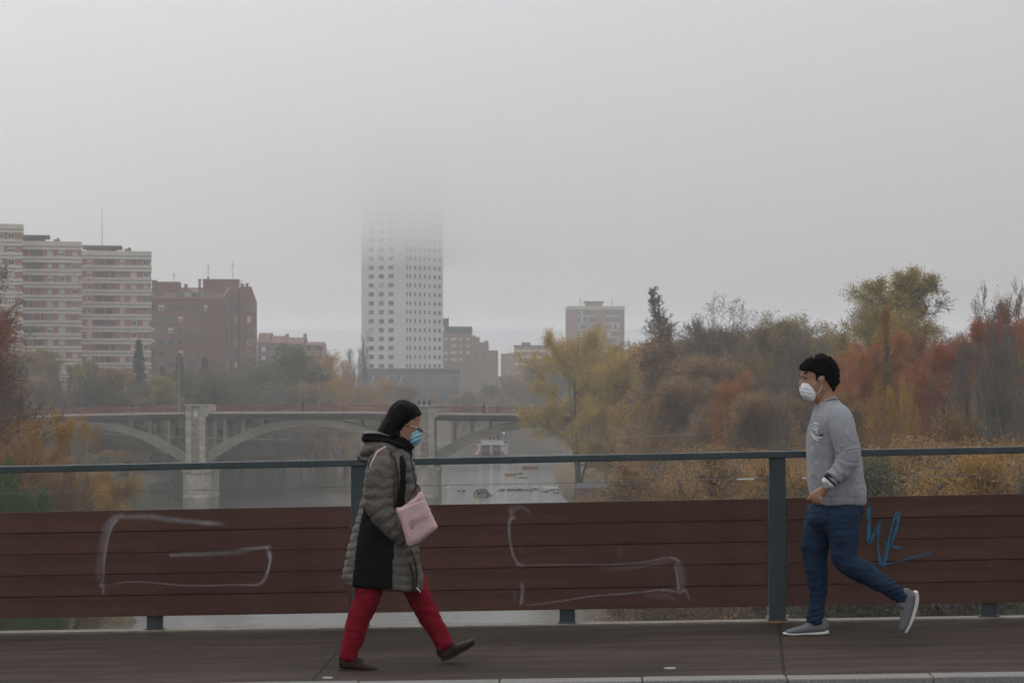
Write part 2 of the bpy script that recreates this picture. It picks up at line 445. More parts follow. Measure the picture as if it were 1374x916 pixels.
# chalky spray marks: thin strips with a soft, broken edge
def spray_mat(name, col, strength, soft=1.0):
    m, nt, b = _nt(name); N_ = nt.nodes; L_ = nt.links
    b.inputs['Base Color'].default_value = (*col, 1); b.inputs['Roughness'].default_value = .9
    uv = N_.new('ShaderNodeUVMap'); sp = N_.new('ShaderNodeSeparateXYZ'); L_.new(uv.outputs[0], sp.inputs[0])
    def mt_(op, a, b_=None, c_=None):
        n = N_.new('ShaderNodeMath'); n.operation = op
        for i, x in enumerate((a, b_, c_)):
            if x is None: continue
            if hasattr(x, 'links'): L_.new(x, n.inputs[i])
            else: n.inputs[i].default_value = x
        return n.outputs[0]
    t = mt_('ABSOLUTE', mt_('SUBTRACT', mt_('MULTIPLY', sp.outputs[1], 2.0), 1.0))
    fall = mt_('POWER', mt_('MAXIMUM', mt_('SUBTRACT', 1.0, t), 0.0), soft)
    tcc = N_.new('ShaderNodeTexCoord'); n0 = N_.new('ShaderNodeTexNoise'); n0.inputs['Scale'].default_value = 22; n0.inputs['Detail'].default_value = 6
    L_.new(tcc.outputs['Object'], n0.inputs[0])
    k = mt_('MULTIPLY', fall, mt_('MULTIPLY', n0.outputs[0], 2.0))
    k = mt_('MULTIPLY', k, mt_('MULTIPLY', sp.outputs[0], strength)); 
    k = mt_('MINIMUM', k, 1.0)
    L_.new(k, b.inputs['Alpha'])
    return m
chalk = spray_mat('chalk_spray', (.62, .6, .62), .22, 1.1)
blue = spray_mat('blue_spray', (.03, .155, .25), .95, .6)
def stroke(px_pts, widths, strengths, mt, name, z_out):
    """a sprayed stroke on the board face; points are read off the photo and land on the board plane"""
    pts = []
    for i in range(len(px_pts)-1):
        p0 = px_pts[max(i-1,0)]; p1 = px_pts[i]; p2 = px_pts[i+1]; p3 = px_pts[min(i+2, len(px_pts)-1)]
        for k in range(8):
            t = k/8
            c = [.5*((2*p1[a]) + (-p0[a]+p2[a])*t + (2*p0[a]-5*p1[a]+4*p2[a]-p3[a])*t*t + (-p0[a]+3*p1[a]-3*p2[a]+p3[a])*t**3) for a in (0,1)]
            pts.append((c[0], c[1], widths[i]*(1-t)+widths[i+1]*t, strengths[i]*(1-t)+strengths[i+1]*t))
    pts.append((*px_pts[-1], widths[-1], strengths[-1]))
    V = []; Q = []; UVs = []
    n = len(pts)
    for i, (x, y, w_, s_) in enumerate(pts):
        a = pts[max(i-1,0)]; b = pts[min(i+1,n-1)]
        dx, dy = b[0]-a[0], b[1]-a[1]; l = math.hypot(dx, dy) or 1
        nx, ny = -dy/l, dx/l
        for sgn in (-1, 1):
            qx, qy = x+nx*w_/2*sgn, y+ny*w_/2*sgn
            # intersect view ray with the board's outer plane v = -z_out
            X0 = (qx-HX)/F
            d = (13.54 - z_out + 0.0)/(1 + .052*X0)
            V.append(at(qx, qy, d))
    me = bpy.data.meshes.new(name)
    c = sum(V, Vector())/len(V)
    me.from_pydata([tuple(v-c) for v in V], [], [(2*i, 2*i+1, 2*i+3, 2*i+2) for i in range(n-1)])
    uvl = me.uv_layers.new(name='UVMap')
    endf = lambda i: min(1, min(i, n-1-i)/4 + .15)
    for poly in me.polygons:
        for li in poly.loop_indices:
            vi = me.loops[li].vertex_index
            uvl.data[li].uv = (pts[vi//2][3]*endf(vi//2), float(vi % 2))
    me.materials.append(mt)
    o = link(name, me, rail, loc=c - RO)
    return o
ZO = .0068
def chalks(lst, name='chalk_mark', mt=chalk):
    for (p, w_, s_) in lst: 
        global ZO
        ZO += .0004
        stroke(p, w_, s_, mt, name, ZO)
chalks([
 ([(131,783),(137,740),(141,715),(152,696),(168,690)], [16,18,18,14,10], [.35,.5,.7,1.1,1.2]),
 ([(160,693),(200,693),(250,699),(304,703)], [12,12,11,9], [1.2,1.0,1.0,1.5]),
 ([(134,790),(139,770),(141,740),(149,708),(160,694)], [5,5,6,7,8], [.7,.9,1.0,1.3,1.2]),
 ([(130,784),(150,786)], [9,5], [1.0,.5]),
 ([(137,782),(140,800)], [7,5], [1.3,.5]),
 ([(150,783),(185,780),(250,785),(320,784),(350,782),(362,755),(361,738)], [4,4,4,4,6,6,8], [.8,.8,.9,.9,1.5,1.7,2.0]),
 ([(318,736),(345,735),(366,733)], [6,7,8], [.5,1.4,1.4]),
 ([(358,735),(364,752)], [10,6], [1.4,1.2]),
 ([(226,745),(240,744),(290,742),(340,738)], [4,9,11,9], [1.6,1.1,.7,.8]),
 ([(684,690),(687,683),(700,681),(716,690)], [14,16,10,5], [.5,.8,.6,.4]),
 ([(688,688),(683,705),(686,735),(695,756),(705,758)], [10,7,6,7,6], [1.4,1.2,1.0,1.3,1.0]),
 ([(684,696),(694,693)], [9,5], [1.5,.9]),
 ([(703,758),(760,757),(820,757),(860,754),(900,748),(914,756)], [4,3,4,4,7,9], [.9,.8,.6,.7,1.0,1.2]),
 ([(800,764),(850,760),(905,752)], [12,12,10], [.3,.35,.5]),
 ([(908,752),(915,775),(914,800)], [16,17,15], [.8,.6,.5]),
 ([(905,757),(909,775),(911,797)], [6,6,7], [1.3,1.1,1.6]),
 ([(912,795),(920,792),(926,805)], [6,6,4], [1.3,1.1,.6]),
 ([(704,812),(740,808),(790,800),(850,795),(890,791),(908,795)], [4,4,4,4,5,6], [.6,.8,.9,1.0,1.3,1.2]),
 ([(860,797),(895,800),(912,808)], [10,12,8], [.4,.4,.3]),
 ([(700,780),(701,795),(699,812)], [9,7,9], [1.4,1.0,1.6]),
 ([(690,790),(692,805)], [12,12], [.4,.3]),
 ([(828,735),(834,745)], [12,12], [.3,.3]),
 ([(700,725),(698,750)], [5,5], [.2,.2]),
])
chalks([
 ([(1166,676),(1166,700),(1167,727),(1180,700),(1182,698)], [9,6,8,4,8], [1,.9,1,.5,1]),
 ([(1181,700),(1178,730),(1185,758),(1196,710),(1203,688),(1205,700),(1197,730),(1210,734)], [7,4,8,4,6,6,4,8], [1,.6,1,.7,1,1,.7,1]),
 ([(1152,720),(1148,738),(1143,742)], [4,4,3], [.9,.9,.6]),
 ([(1143,742),(1160,751),(1185,757),(1215,750),(1251,740)], [2.5,2.5,3,3,8], [.3,.4,.6,.6,1]),
 ([(1186,724),(1190,733),(1197,733)], [4,4,5], [.6,.6,.8]),
], 'blue_graffiti', blue)
del N, L

# leaf and scraps on the pavement
lm = mat('dry_leaf', (.38, .17, .05), .7, .2, 40)
m = MB()
lp = [(-.035,0),(-.02,.014),(-.008,.012),(0,.024),(.01,.012),(.024,.016),(.036,0),(.022,-.012),(.01,-.01),(0,-.02),(-.012,-.01),(-.022,-.012)]
m.poly([(x, y, .006+.01*abs(x)/.035) for x, y in lp]); m.poly([(x, y, .004) for x, y in reversed(lp)])
n = len(lp)
for i in range(n):
    x0,y0 = lp[i]; x1,y1 = lp[(i+1)%n]
    m.quad((x0,y0,.004),(x1,y1,.004),(x1,y1,.006+.01*abs(x1)/.035),(x0,y0,.006+.01*abs(x0)/.035))
lo = m.build('fallen_leaf', lm, loc=R(1.77, -.10, .004)); tag(lo, 'orange fallen leaf at the foot of the railing post', 'leaf')
scr = mat('paper_white', (.42, .41, .39), .8, .1)
for (px, py, d, s, lab, mt_) in ((925, 901.5, 11.35, .035, 'flattened white paper scrap near the kerb', scr), (468, 908, 11.27, .03, 'small white scrap by the kerb below the red trousers', scr)):
    m = MB(); k = 9
    top = [(s*math.cos(6.28*i/k)*(1+.2*math.sin(i*2.3)), s*.6*math.sin(6.28*i/k), .006) for i in range(k)]
    m.poly(top); 
    for i in range(k):
        a, b = top[i], top[(i+1)%k]; m.quad((a[0],a[1],0),(b[0],b[1],0),b,a)
    p = at(px, py, d); u = p.x; v = p.y - 13.54 + .052*u
    tag(m.build('paper_scrap', mt_, loc=R(u, v, .001)), lab, 'scrap')
# ================================================================== trees
bark = mat('bark_dark', (.075, .062, .050), .9, .35, 3, bump=.3)
bark2 = mat('bark_grey', (.15, .137, .115), .9, .35, 3, bump=.3)
barkw = mat('bark_pale', (.30, .29, .26), .85, .35, 2.5)
twigb = mat('twig_brown', (.135, .098, .070), .9, .3, 2)
twigg = mat('twig_grey', (.17, .150, .125), .9, .3, 2)
LF = {
 'gold':  leaf_mat('leaf_gold', [(.17,.12,.03),(.50,.34,.055),(.66,.47,.08),(.38,.32,.07)]),
 'amber': leaf_mat('leaf_amber', [(.16,.085,.02),(.42,.22,.03),(.58,.33,.05),(.34,.22,.05)]),
 'orange':leaf_mat('leaf_orange', [(.10,.055,.02),(.30,.155,.035),(.46,.25,.05),(.22,.15,.05)]),
 'rust':  leaf_mat('leaf_rust', [(.13,.045,.015),(.42,.135,.03),(.56,.21,.045),(.28,.13,.04)]),
 'redbrown': leaf_mat('leaf_redbrown', [(.11,.035,.016),(.34,.09,.03),(.46,.135,.042),(.22,.09,.035)]),
 'olive': leaf_mat('leaf_olive', [(.07,.055,.027),(.23,.17,.065),(.34,.25,.09),(.17,.13,.055)]),
 'yolive':leaf_mat('leaf_yellow_olive', [(.12,.095,.03),(.32,.25,.065),(.46,.36,.10),(.24,.21,.07)]),
 'brown': leaf_mat('leaf_brown', [(.10,.062,.035),(.30,.175,.08),(.42,.26,.105),(.22,.145,.07)]),
 'green': leaf_mat('leaf_green', [(.025,.06,.015),(.08,.15,.03),(.15,.24,.05)]),
 'dull':  leaf_mat('leaf_dull_green', [(.04,.05,.026),(.10,.11,.05),(.17,.165,.07)]),
 'fir':   leaf_mat('needle_dark', [(.012,.028,.018),(.022,.042,.026),(.035,.055,.032)], trans=.1),
}

def seg_mesh(name, S, m, n=4):
    """open tapered prisms, one per segment (p0, p1, r0, r1)"""
    P0 = np.array([s[0] for s in S]); P1 = np.array([s[1] for s in S])
    r0 = np.array([s[2] for s in S]); r1 = np.array([s[3] for s in S])
    T = P1-P0; T /= np.linalg.norm(T, axis=1, keepdims=True)+1e-9
    ref = np.where(np.abs(T[:, 2:3]) < .9, [[0, 0, 1.]], [[1., 0, 0]])
    A = np.cross(T, ref); A /= np.linalg.norm(A, axis=1, keepdims=True)+1e-9
    B = np.cross(A, T)
    th = np.arange(n)*2*math.pi/n
    c = np.cos(th)[None, :, None]; s_ = np.sin(th)[None, :, None]
    D = A[:, None]*c + B[:, None]*s_
    V = np.concatenate([P0[:, None]+D*r0[:, None, None], P1[:, None]+D*r1[:, None, None]], 1).reshape(-1, 3)
    k = np.arange(n); k2 = (k+1) % n
    base = (np.arange(len(S))*2*n)[:, None]
    Q = np.stack([base+k, base+k2, base+k2+n, base+k+n], -1).reshape(-1, 4)
    return np_mesh(name, V, Q, m, smooth=(n > 4))

def leaves_mesh(name, C, size, m, seed, flat=.0):
    rg = np.random.default_rng(seed); n = len(C)
    a = rg.normal(size=(n, 3)); a[:, 2] *= (1-flat); a /= np.linalg.norm(a, axis=1, keepdims=True)+1e-9
    b = np.cross(a, rg.normal(size=(n, 3))); b /= np.linalg.norm(b, axis=1, keepdims=True)+1e-9
    s_ = size*rg.uniform(.55, 1.35, size=(n, 1)); w_ = s_*rg.uniform(.45, .8, size=(n, 1))
    V = np.stack([C-a*s_*.5, C+b*w_*.5, C+a*s_*.5, C-b*w_*.5], 1).reshape(-1, 3)
    return np_mesh(name, V, np.arange(4*n).reshape(-1, 4), m)

class Tree:
    """kinds differ in: where branches leave, how steep, how long, how bushy"""
    def __init__(s, seed, H=18, r=.28, t0=.2, nb=26, ang=(65, 35), env=None, sub=(5, 4), ratio=.45, up=.25, wig=.22, levels=3, lean=(0, 0), fork=1, gap=0.0, curl=0.0):
        s.rg = random.Random(seed); s.seed = seed
        s.big = []; s.twigs = []; s.tips = []
        s.sub = sub; s.ratio = ratio; s.up = up; s.wig = wig; s.levels = levels
        env = env or (lambda t: math.sin(math.pi*min(1, (t*.85+.12)))**.8*.34)
        rg = s.rg
        for fk in range(fork):
            p = np.array([rg.uniform(-.3, .3)*(fk > 0), rg.uniform(-.3, .3)*(fk > 0), -.4])
            d = np.array([lean[0]+(rg.uniform(-.35, .35) if fork > 1 else 0), lean[1]+(rg.uniform(-.35, .35) if fork > 1 else 0), 1.0])
            d /= np.linalg.norm(d)
            n = 14; pts = [p]; hh = H*(1 if fk == 0 else rg.uniform(.75, .95))
            for i in range(n):
                d = d + np.array([rg.gauss(0, .05), rg.gauss(0, .05), .06]); d /= np.linalg.norm(d)
                pts.append(pts[-1] + d*hh/n)
            rad = [r*(1-.93*(i/n)**.85)*(1 if fk == 0 else .7) for i in range(n+1)]
            rad[0] *= 1.35
            for i in range(n): s.big.append((pts[i], pts[i+1], rad[i], rad[i+1]))
            for j in range(nb//fork):
                t = t0 + (1-t0)*(j+rg.random())/(nb//fork); t = min(t, .985)
                x = t*n; i = int(x); fr = x-i
                q = pts[i]*(1-fr)+pts[i+1]*fr; rr = (rad[i]*(1-fr)+rad[i+1]*fr)*.55
                L_ = env((t-t0)/(1-t0))*H*rg.uniform(.7, 1.15)
                a = math.radians(ang[0]*(1-t)+ang[1]*t + rg.gauss(0, 7)); az = j*2.4 + rg.uniform(-.5, .5)
                dd = np.array([math.sin(a)*math.cos(az), math.sin(a)*math.sin(az), math.cos(a)])
                if L_ > .3: s.branch(q, dd, L_, max(rr, .02), 1)
    def branch(s, p, d, L_, r, lvl):
        rg = s.rg; n = 5 if lvl < 3 else 3
        for i in range(n):
            d = d + np.array([rg.gauss(0, s.wig), rg.gauss(0, s.wig), rg.gauss(0, s.wig)*.7 + s.up*.35]); d /= np.linalg.norm(d)
            q = p + d*L_/n
            r2 = r*(1-.75/n*(1+.3*i))
            r2 = max(r2, .013)
            (s.big if r > .035 else s.twigs).append((p, q, r, r2))
            p, r = q, r2
            if lvl < s.levels and i >= (1 if lvl == 1 else 0):
                for k in range(s.sub[min(lvl-1, len(s.sub)-1)] if i else 1):
                    a = rg.uniform(.45, 1.0); ax = np.array([rg.gauss(0, 1), rg.gauss(0, 1), rg.gauss(0, 1)]); ax -= ax.dot(d)*d; ax /= np.linalg.norm(ax)+1e-9
                    s.branch(p, d*math.cos(a)+ax*math.sin(a), L_*s.ratio*rg.uniform(.6, 1.25)*(1.15-.5*i/n), max(r*.6, .015), lvl+1)
            if lvl >= s.levels-1: s.tips.append(p)
    def meshes(s, name, bk, tw, leaf=None, per=4, spread=.2, size=.22, keep=1.0, droop=0.0, tip_filter=None):
        rg = np.random.default_rng(s.seed+9)
        out = {'trunk': seg_mesh(name+'_trunk', s.big, bk, 7)}
        if s.twigs: out['branches'] = seg_mesh(name+'_branches', s.twigs, tw, 3)
        if leaf is not None:
            T = np.array(s.tips)
            if tip_filter is not None: T = T[tip_filter(T, rg)]
            if keep < 1:
                # whole patches bare, so the crown shows gaps
                ph = rg.uniform(0, 6, 3)
                f = np.sin(T[:, 0]*.9+ph[0]) + np.sin(T[:, 1]*.8+ph[1]) + np.sin(T[:, 2]*1.1+ph[2])
                T = T[(f + rg.normal(0, .8, len(T))) > np.quantile(f, 1-keep)]
            C = np.repeat(T, per, 0); C = C + rg.normal(0, spread, C.shape); C[:, 2] -= np.abs(rg.normal(0, droop+1e-6, len(C)))
            out['crown'] = leaves_mesh(name+'_crown', C, size, leaf, s.seed+3)
        return out

PROTO = {}
EXT = {}
def extents(key, ms):
    z = []; r = []
    for me in ms.values():
        a = np.empty(len(me.vertices)*3, np.float32); me.vertices.foreach_get('co', a); a = a.reshape(-1, 3); z.append(a[:, 2]); r.append(np.hypot(a[:, 0], a[:, 1]))
    bare = 'crown' not in ms or 'bare' in key or 'poplar' in key or key == 'fir'
    EXT[key] = (float(np.quantile(np.concatenate(z), .998 if bare else .985)), float(np.quantile(np.concatenate(r), .80)))
def proto(key, T, bk, tw, leaf=None, **kw):
    ms = T.meshes(key, bk, tw, leaf, **kw); PROTO[key] = (ms, T); extents(key, ms)
def plant(key, x, y, h, H, label, cat='tree', name=None, group=None, rz=None, z=None, wx=1.0, half=None):
    """put a tree of kind key (grown H m tall) at x, y scaled to height h"""
    ms, T = PROTO[key]; H = EXT[key][0]
    z = float(ground_z(x, y)) if z is None else z
    rz = random.Random(hash((round(x*7), round(y*3))) & 0xffff).uniform(0, 6.28) if rz is None else rz
    r = empty(name or 'tree', (x, y, z), rz, label, cat, group)
    k = h/H
    if half: wx = half/(EXT[key][1]*k)
    r.scale = (k*wx, k*wx, k)
    for part, me in ms.items(): link(part, me, r)
    return r
def plantp(key, px, top, y, label, H=18, **kw):
    """same, from the photo column of its stem and the row of its top, at distance y"""
    if 'w' in kw: kw['half'] = kw.pop('w')/2*y/F
    x = (px-HX)*y/F; z = float(ground_z(x, y)); zt = EYE-(top-HY)*y/F
    return plant(key, x, y, max(zt-z, .5), H, label, **kw)

rnd_env = lambda t: (max(0, 1-(2*t-.85)**2))**.6*.36
dome_env = lambda t: (max(0.02, 1-t**2.2))**.5*.42
col_env = lambda t: .018+.17*max(0, 1-t)**.7
slim_env = lambda t: .05+.09*max(0, 1-t)
proto('bare_round', Tree(1, 18, .32, .22, 26, (62, 25), rnd_env, (2, 2, 2), .52, .22, .26, 4), bark, twigb)
proto('bare_fine', Tree(2, 18, .26, .16, 30, (55, 22), rnd_env, (3, 2, 2), .50, .3, .18, 4), bark2, twigg)
proto('brown_round', Tree(3, 18, .28, .18, 28, (65, 30), rnd_env, (2, 2, 2), .5, .22, .24, 4), bark, twigb, LF['brown'], per=2, spread=.2, size=.2, keep=.8)
proto('olive_round', Tree(4, 18, .3, .2, 28, (68, 30), dome_env, (3, 3), .48, .2, .22, 3), bark, twigb, LF['olive'], per=10, spread=.26, size=.13, keep=.75)
proto('yolive_big', Tree(5, 18, .40, .25, 24, (66, 26), lambda t: (max(0, 1-(1.7*t-.75)**2))**.5*.27, (3, 4), .46, .24, .24, 3), bark, twigb, LF['yolive'], per=16, spread=.2, size=.105, keep=.70, droop=.2)
proto('gold_spread', Tree(6, 18, .34, .20, 22, (72, 30), lambda t: (max(0, 1-(1.6*t-.45)**2))**.6*.42, (3, 3), .46, .22, .24, 3, fork=3), bark, twigb, LF['gold'], per=20, spread=.25, size=.13, keep=.78, droop=.3)
proto('orange_round', Tree(7, 18, .28, .15, 30, (55, 25), rnd_env, (3, 3), .48, .3, .2, 3, fork=3), bark, twigg, LF['amber'], per=10, spread=.21, size=.1, keep=.72, droop=.1)
proto('orange_slim', Tree(27, 18, .24, .12, 34, (50, 22), lambda t: (max(0, 1-(1.6*t-.7)**2))**.5*.25, (3, 3), .48, .3, .2, 3, fork=3), bark, twigg, LF['amber'], per=12, spread=.22, size=.095, keep=.75)
proto('rust_dome', Tree(8, 18, .3, .15, 32, (75, 35), dome_env, (3, 4), .46, .18, .2, 3), bark, twigb, LF['rust'], per=12, spread=.21, size=.115, keep=.82)
proto('redbrown_dome', Tree(9, 18, .3, .15, 32, (75, 35), dome_env, (3, 4), .46, .18, .2, 3), bark, twigb, LF['redbrown'], per=11, spread=.21, size=.115, keep=.78)
proto('poplar_brown', Tree(10, 18, .26, .08, 80, (24, 12), col_env, (2, 2), .42, .5, .12, 3), bark2, twigg, LF['brown'], per=5, spread=.18, size=.13, keep=.8, tip_filter=lambda T, rg: T[:, 2] < 13.0+rg.normal(0, 1.2, len(T)))
proto('poplar_orange', Tree(11, 18, .22, .08, 64, (24, 14), col_env, (3, 2), .42, .5, .12, 3), bark, twigb, LF['orange'], per=3, spread=.18, size=.11, keep=.55)
proto('poplar_bare', Tree(12, 18, .2, .10, 66, (24, 12), lambda t: .12+.20*max(0, 1-t), (3, 2, 2), .46, .5, .12, 3, fork=3), barkw, twigg)
proto('birch_bare', Tree(13, 18, .17, .10, 40, (26, 12), lambda t: .08+.22*max(0, 1-t), (3, 2), .42, .5, .12, 3, fork=4), barkw, twigg)
proto('brown_thick', Tree(14, 18, .22, .06, 40, (45, 22), rnd_env, (3, 2, 2), .5, .35, .18, 4, fork=4), bark2, twigg, LF['brown'], per=2, spread=.2, size=.18, keep=.6)
proto('dull_thick', Tree(15, 18, .22, .06, 34, (62, 30), dome_env, (3, 3), .48, .25, .22, 3, fork=2), bark2, twigb, LF['dull'], per=7, spread=.45, size=.22, keep=.9)
proto('orange_shrub', Tree(16, 6, .09, .03, 30, (60, 25), dome_env, (3, 3), .5, .3, .22, 3, fork=5), bark, twigb, LF['orange'], per=12, spread=.18, size=.05, keep=.75)
proto('brown_shrub', Tree(17, 6, .08, .03, 30, (60, 25), dome_env, (3, 3), .5, .3, .22, 3, fork=5), bark2, twigg, LF['brown'], per=8, spread=.2, size=.055, keep=.75)
proto('green_shrub', Tree(18, 6, .08, .03, 30, (65, 20), dome_env, (4, 4), .5, .2, .2, 3, fork=5), bark, twigb, LF['green'], per=16, spread=.15, size=.06)
proto('dull_shrub', Tree(19, 6, .08, .03, 30, (60, 25), dome_env, (3, 3), .5, .3, .22, 3, fork=5), bark2, twigg, LF['dull'], per=11, spread=.18, size=.06, keep=.8)
proto('left_bare', Tree(20, 18, .34, .18, 24, (70, 30), rnd_env, (3, 3, 2), .48, .25, .28, 4), bark, twigb, LF['redbrown'], per=1, spread=.3, size=.13, keep=.45)
# fir: drooping whorls of needles
def fir(key, seed, H=18):
    rg = random.Random(seed); big = [(np.array([0, 0, -.3]), np.array([0, 0, H]), .22, .02)]; tw = []; C = []
    z = H*.08
    while z < H*.985:
        L_ = (1-z/H)**.95*H*.24 + .1
        for k in range(9):
            az = rg.uniform(0, 6.28); l = L_*rg.uniform(.65, 1.1)
            p = np.array([0, 0, z]); d = np.array([math.cos(az), math.sin(az), .05])
            for i in range(4):
                q = p + d*l/4; tw.append((p, q, .03*(1-i/5), .03*(1-(i+1)/5))); 
                for _ in range(13): C.append(p+(q-p)*rg.random()+np.array([rg.gauss(0, .14), rg.gauss(0, .14), -abs(rg.gauss(0, .13))]))
                p = q; d = d+np.array([0, 0, -.12 if i < 2 else .12])
        z += .30
    ms = {'trunk': seg_mesh(key+'_trunk', big, bark, 7), 'branches': seg_mesh(key+'_branches', tw, bark, 3), 'crown': leaves_mesh(key+'_crown', np.array(C), .22, LF['fir'], seed)}
    PROTO[key] = (ms, None); extents(key, ms)
fir('fir', 21)

# ---- right bank, named one by one (column of stem, row of top, distance)
G = 'autumn trees on the right bank'
P = plantp
P('gold_spread', 774, 450, 300, 'golden orange spreading tree at the water edge behind the white geese', group=G, rz=.6, w=118)
P('gold_spread', 832, 472, 292, 'thinner golden tree between the large golden tree and the tall brown poplar', group=G, rz=2.6, w=100)
P('brown_round', 812, 515, 325, 'low dark half-bare tree in front of the golden trees', group=G)
P('poplar_brown', 893, 385, 240, 'tall brown columnar poplar with a bare spire top', group=G, w=74)
P('poplar_brown', 868, 442, 262, 'shorter brown poplar close behind the tall brown poplar', group=G, w=55)
P('bare_round', 955, 402, 232, 'large bare grey tree with dark crooked branches against the fog', group=G, rz=1.0)
P('bare_round', 1004, 412, 246, 'second bare tree with crooked limbs beside the brown rounded crowns', group=G, rz=3.4)
P('bare_fine', 925, 430, 250, 'fine-twigged bare tree between the brown poplar and the large bare tree', group=G)
P('olive_round', 1042, 434, 225, 'rounded olive brown crown just right of the bare trees', group=G)
P('brown_round', 1084, 446, 238, 'brown rounded crown left of the big yellow olive tree', group=G)
P('brown_thick', 852, 500, 315, 'bushy brown tree left of the brown poplars', group=G)
P('brown_thick', 952, 490, 205, 'bushy brown tree below the large bare tree', group=G)
P('rust_dome', 985, 512, 190, 'rusty orange tree in the middle of the brown thicket', group=G, w=60)
P('brown_thick', 908, 520, 198, 'bushy tree with brown leaves under the tall brown poplar', group=G)
P('orange_round', 880, 545, 215, 'small golden orange tree left of the brown thicket', group=G)
P('birch_bare', 1050, 470, 128, 'cluster of pale bare stems left of the man in grey', group=G, rz=.3, w=60)
P('poplar_bare', 1078, 500, 180, 'slim pale bare tree behind the man in grey', group=G)
P('brown_thick', 1022, 540, 170, 'bushy brown tree left of the pale bare stems', group=G)
P('yolive_big', 1160, 374, 178, 'tall yellow olive tree rising above the rust red domes', group=G, rz=1.2, w=175)
P('bare_fine', 1118, 445, 196, 'bare tree under the left side of the yellow olive tree', group=G)
P('poplar_orange', 1195, 415, 150, 'narrow orange brown poplar in front of the yellow olive tree', group=G, w=26)
P('rust_dome', 1178, 464, 160, 'rust red dome-shaped tree right of the man in grey', group=G, w=128)
P('redbrown_dome', 1250, 470, 165, 'dull red brown dome tree between two taller domes', group=G, w=105)
P('redbrown_dome', 1322, 428, 150, 'large red brown dome tree at the right end of the row', group=G, rz=1, w=175)
P('rust_dome', 1385, 450, 158, 'rust coloured tree cut by the right edge of the view', group=G)
P('bare_round', 1246, 436, 215, 'distant bare tree peeping above the red brown dome', group=G)
P('bare_fine', 1278, 448, 225, 'distant bare tree behind the red domes', group=G)
P('poplar_bare', 1312, 383, 132, 'tall bare white-stemmed poplar with upswept twigs', group=G, rz=.4, w=85)
P('poplar_bare', 1358, 388, 128, 'tall bare white-stemmed poplar nearest the right edge of the view', group=G, rz=2.2, w=90)
P('orange_round', 1200, 530, 118, 'golden orange tree low in front of the rust red dome', group=G, w=62)
P('orange_round', 1262, 612, 112, 'low orange tree over the right railing panel', group=G)
P('brown_round', 1135, 540, 135, 'thin brown tree just behind the back of the man in grey', group=G, w=45)
P('orange_shrub', 1352, 616, 105, 'orange bush low at the right edge of the view', group=G, H=6, cat='shrub', name='shrub')
P('brown_round', 1292, 560, 120, 'thin brown tree in front of the large red brown dome', group=G, w=50)
P('birch_bare', 1338, 468, 118, 'cluster of pale bare stems in front of the large red brown dome', group=G, rz=1.3, w=70)
P('birch_bare', 1285, 500, 122, 'thin pale bare stems left of the white poplars', group=G, rz=2.3, w=55)
# filler rows behind, so that the wood is deep
rw = random.Random(77)
GB = 'far trees of the right bank wood'
keys = ['brown_round', 'bare_fine', 'olive_round', 'brown_thick', 'rust_dome', 'bare_round', 'dull_thick']
words_ = {'brown_round': 'half-bare brown', 'bare_fine': 'fine-twigged bare', 'olive_round': 'olive', 'brown_thick': 'bushy brown', 'rust_dome': 'rust red', 'bare_round': 'bare dark-limbed', 'dull_thick': 'dull green'}
cols = [(840, 482, 340), (868, 470, 350), (905, 462, 330), (940, 458, 335), (975, 450, 320), (1010, 455, 330), (1050, 452, 315), (1095, 462, 300), (1128, 468, 290), (1160, 475, 300), (1215, 478, 270), (1236, 470, 280), (1275, 468, 265), (1310, 465, 270), (1345, 460, 260), (1380, 458, 265), (1405, 440, 190), (1420, 460, 140)]
refs = ['left of the tall brown poplar', 'behind the brown poplars', 'right behind the tall brown poplar', 'behind the fine-twigged bare tree', 'behind the large bare grey tree', 'behind the second crooked bare tree', 'behind the olive brown crown', 'left of the yellow olive tree', 'behind the left limbs of the yellow olive tree', 'behind the trunk of the yellow olive tree', 'right of the yellow olive tree', 'below the distant bare tree', 'behind the small red dome', 'behind the white-stemmed poplars', 'behind the large red brown dome', 'at the far right behind the domes', 'off the right edge behind the domes', 'off the right edge near the shore']
for i, ((px, top, y), rf) in enumerate(zip(cols, refs)):
    k = keys[(i*3) % 7]
    P(k, px, top+rw.uniform(-3, 3), y, 'hazy %s tree %s' % (words_[k], rf), group=GB)
# low growth on the right bank, seen between rail and boards
GS = 'bushes on the right bank'
sp = [(895, 628, 150, 'brown_shrub'), (930, 622, 140, 'dull_shrub'), (965, 628, 132, 'brown_shrub'), (1000, 625, 125, 'brown_shrub'), (1025, 636, 118, 'brown_shrub'), (1075, 628, 112, 'brown_shrub'),
      (1180, 628, 104, 'orange_shrub'), (1215, 632, 98, 'dull_shrub'), (1250, 626, 100, 'brown_shrub'), (1290, 620, 102, 'brown_shrub'), (1320, 634, 95, 'orange_shrub'), (1365, 628, 98, 'brown_shrub'), (800, 650, 296, 'dull_shrub'), (828, 643, 290, 'dull_shrub'), (858, 646, 280, 'orange_shrub'), (880, 634, 270, 'brown_shrub'), (772, 653, 318, 'brown_shrub'),
      (1150, 625, 108, 'brown_shrub'), (1105, 636, 115, 'brown_shrub'), (945, 642, 120, 'brown_shrub')]
cw = {'brown_shrub': 'brown', 'dull_shrub': 'dull green', 'orange_shrub': 'orange'}
rf = ['below the brown poplar', 'below the fine bare tree', 'below the large bare tree', 'below the rusty orange tree', 'left of the pale stems', 'right behind the railing post', 'behind the blue jeans panel', 'right of the man above the boards', 'under the low orange tree', 'under the small red dome', 'below the first white poplar', 'at the right edge under the white poplars', 'on the spit beside the golden tree', 'in front of the hut', 'right of the hut', 'between the hut and the poplar', 'at the tip of the spit near the geese', 'just behind the man in grey', 'between the post and the man', 'just above the middle boards']
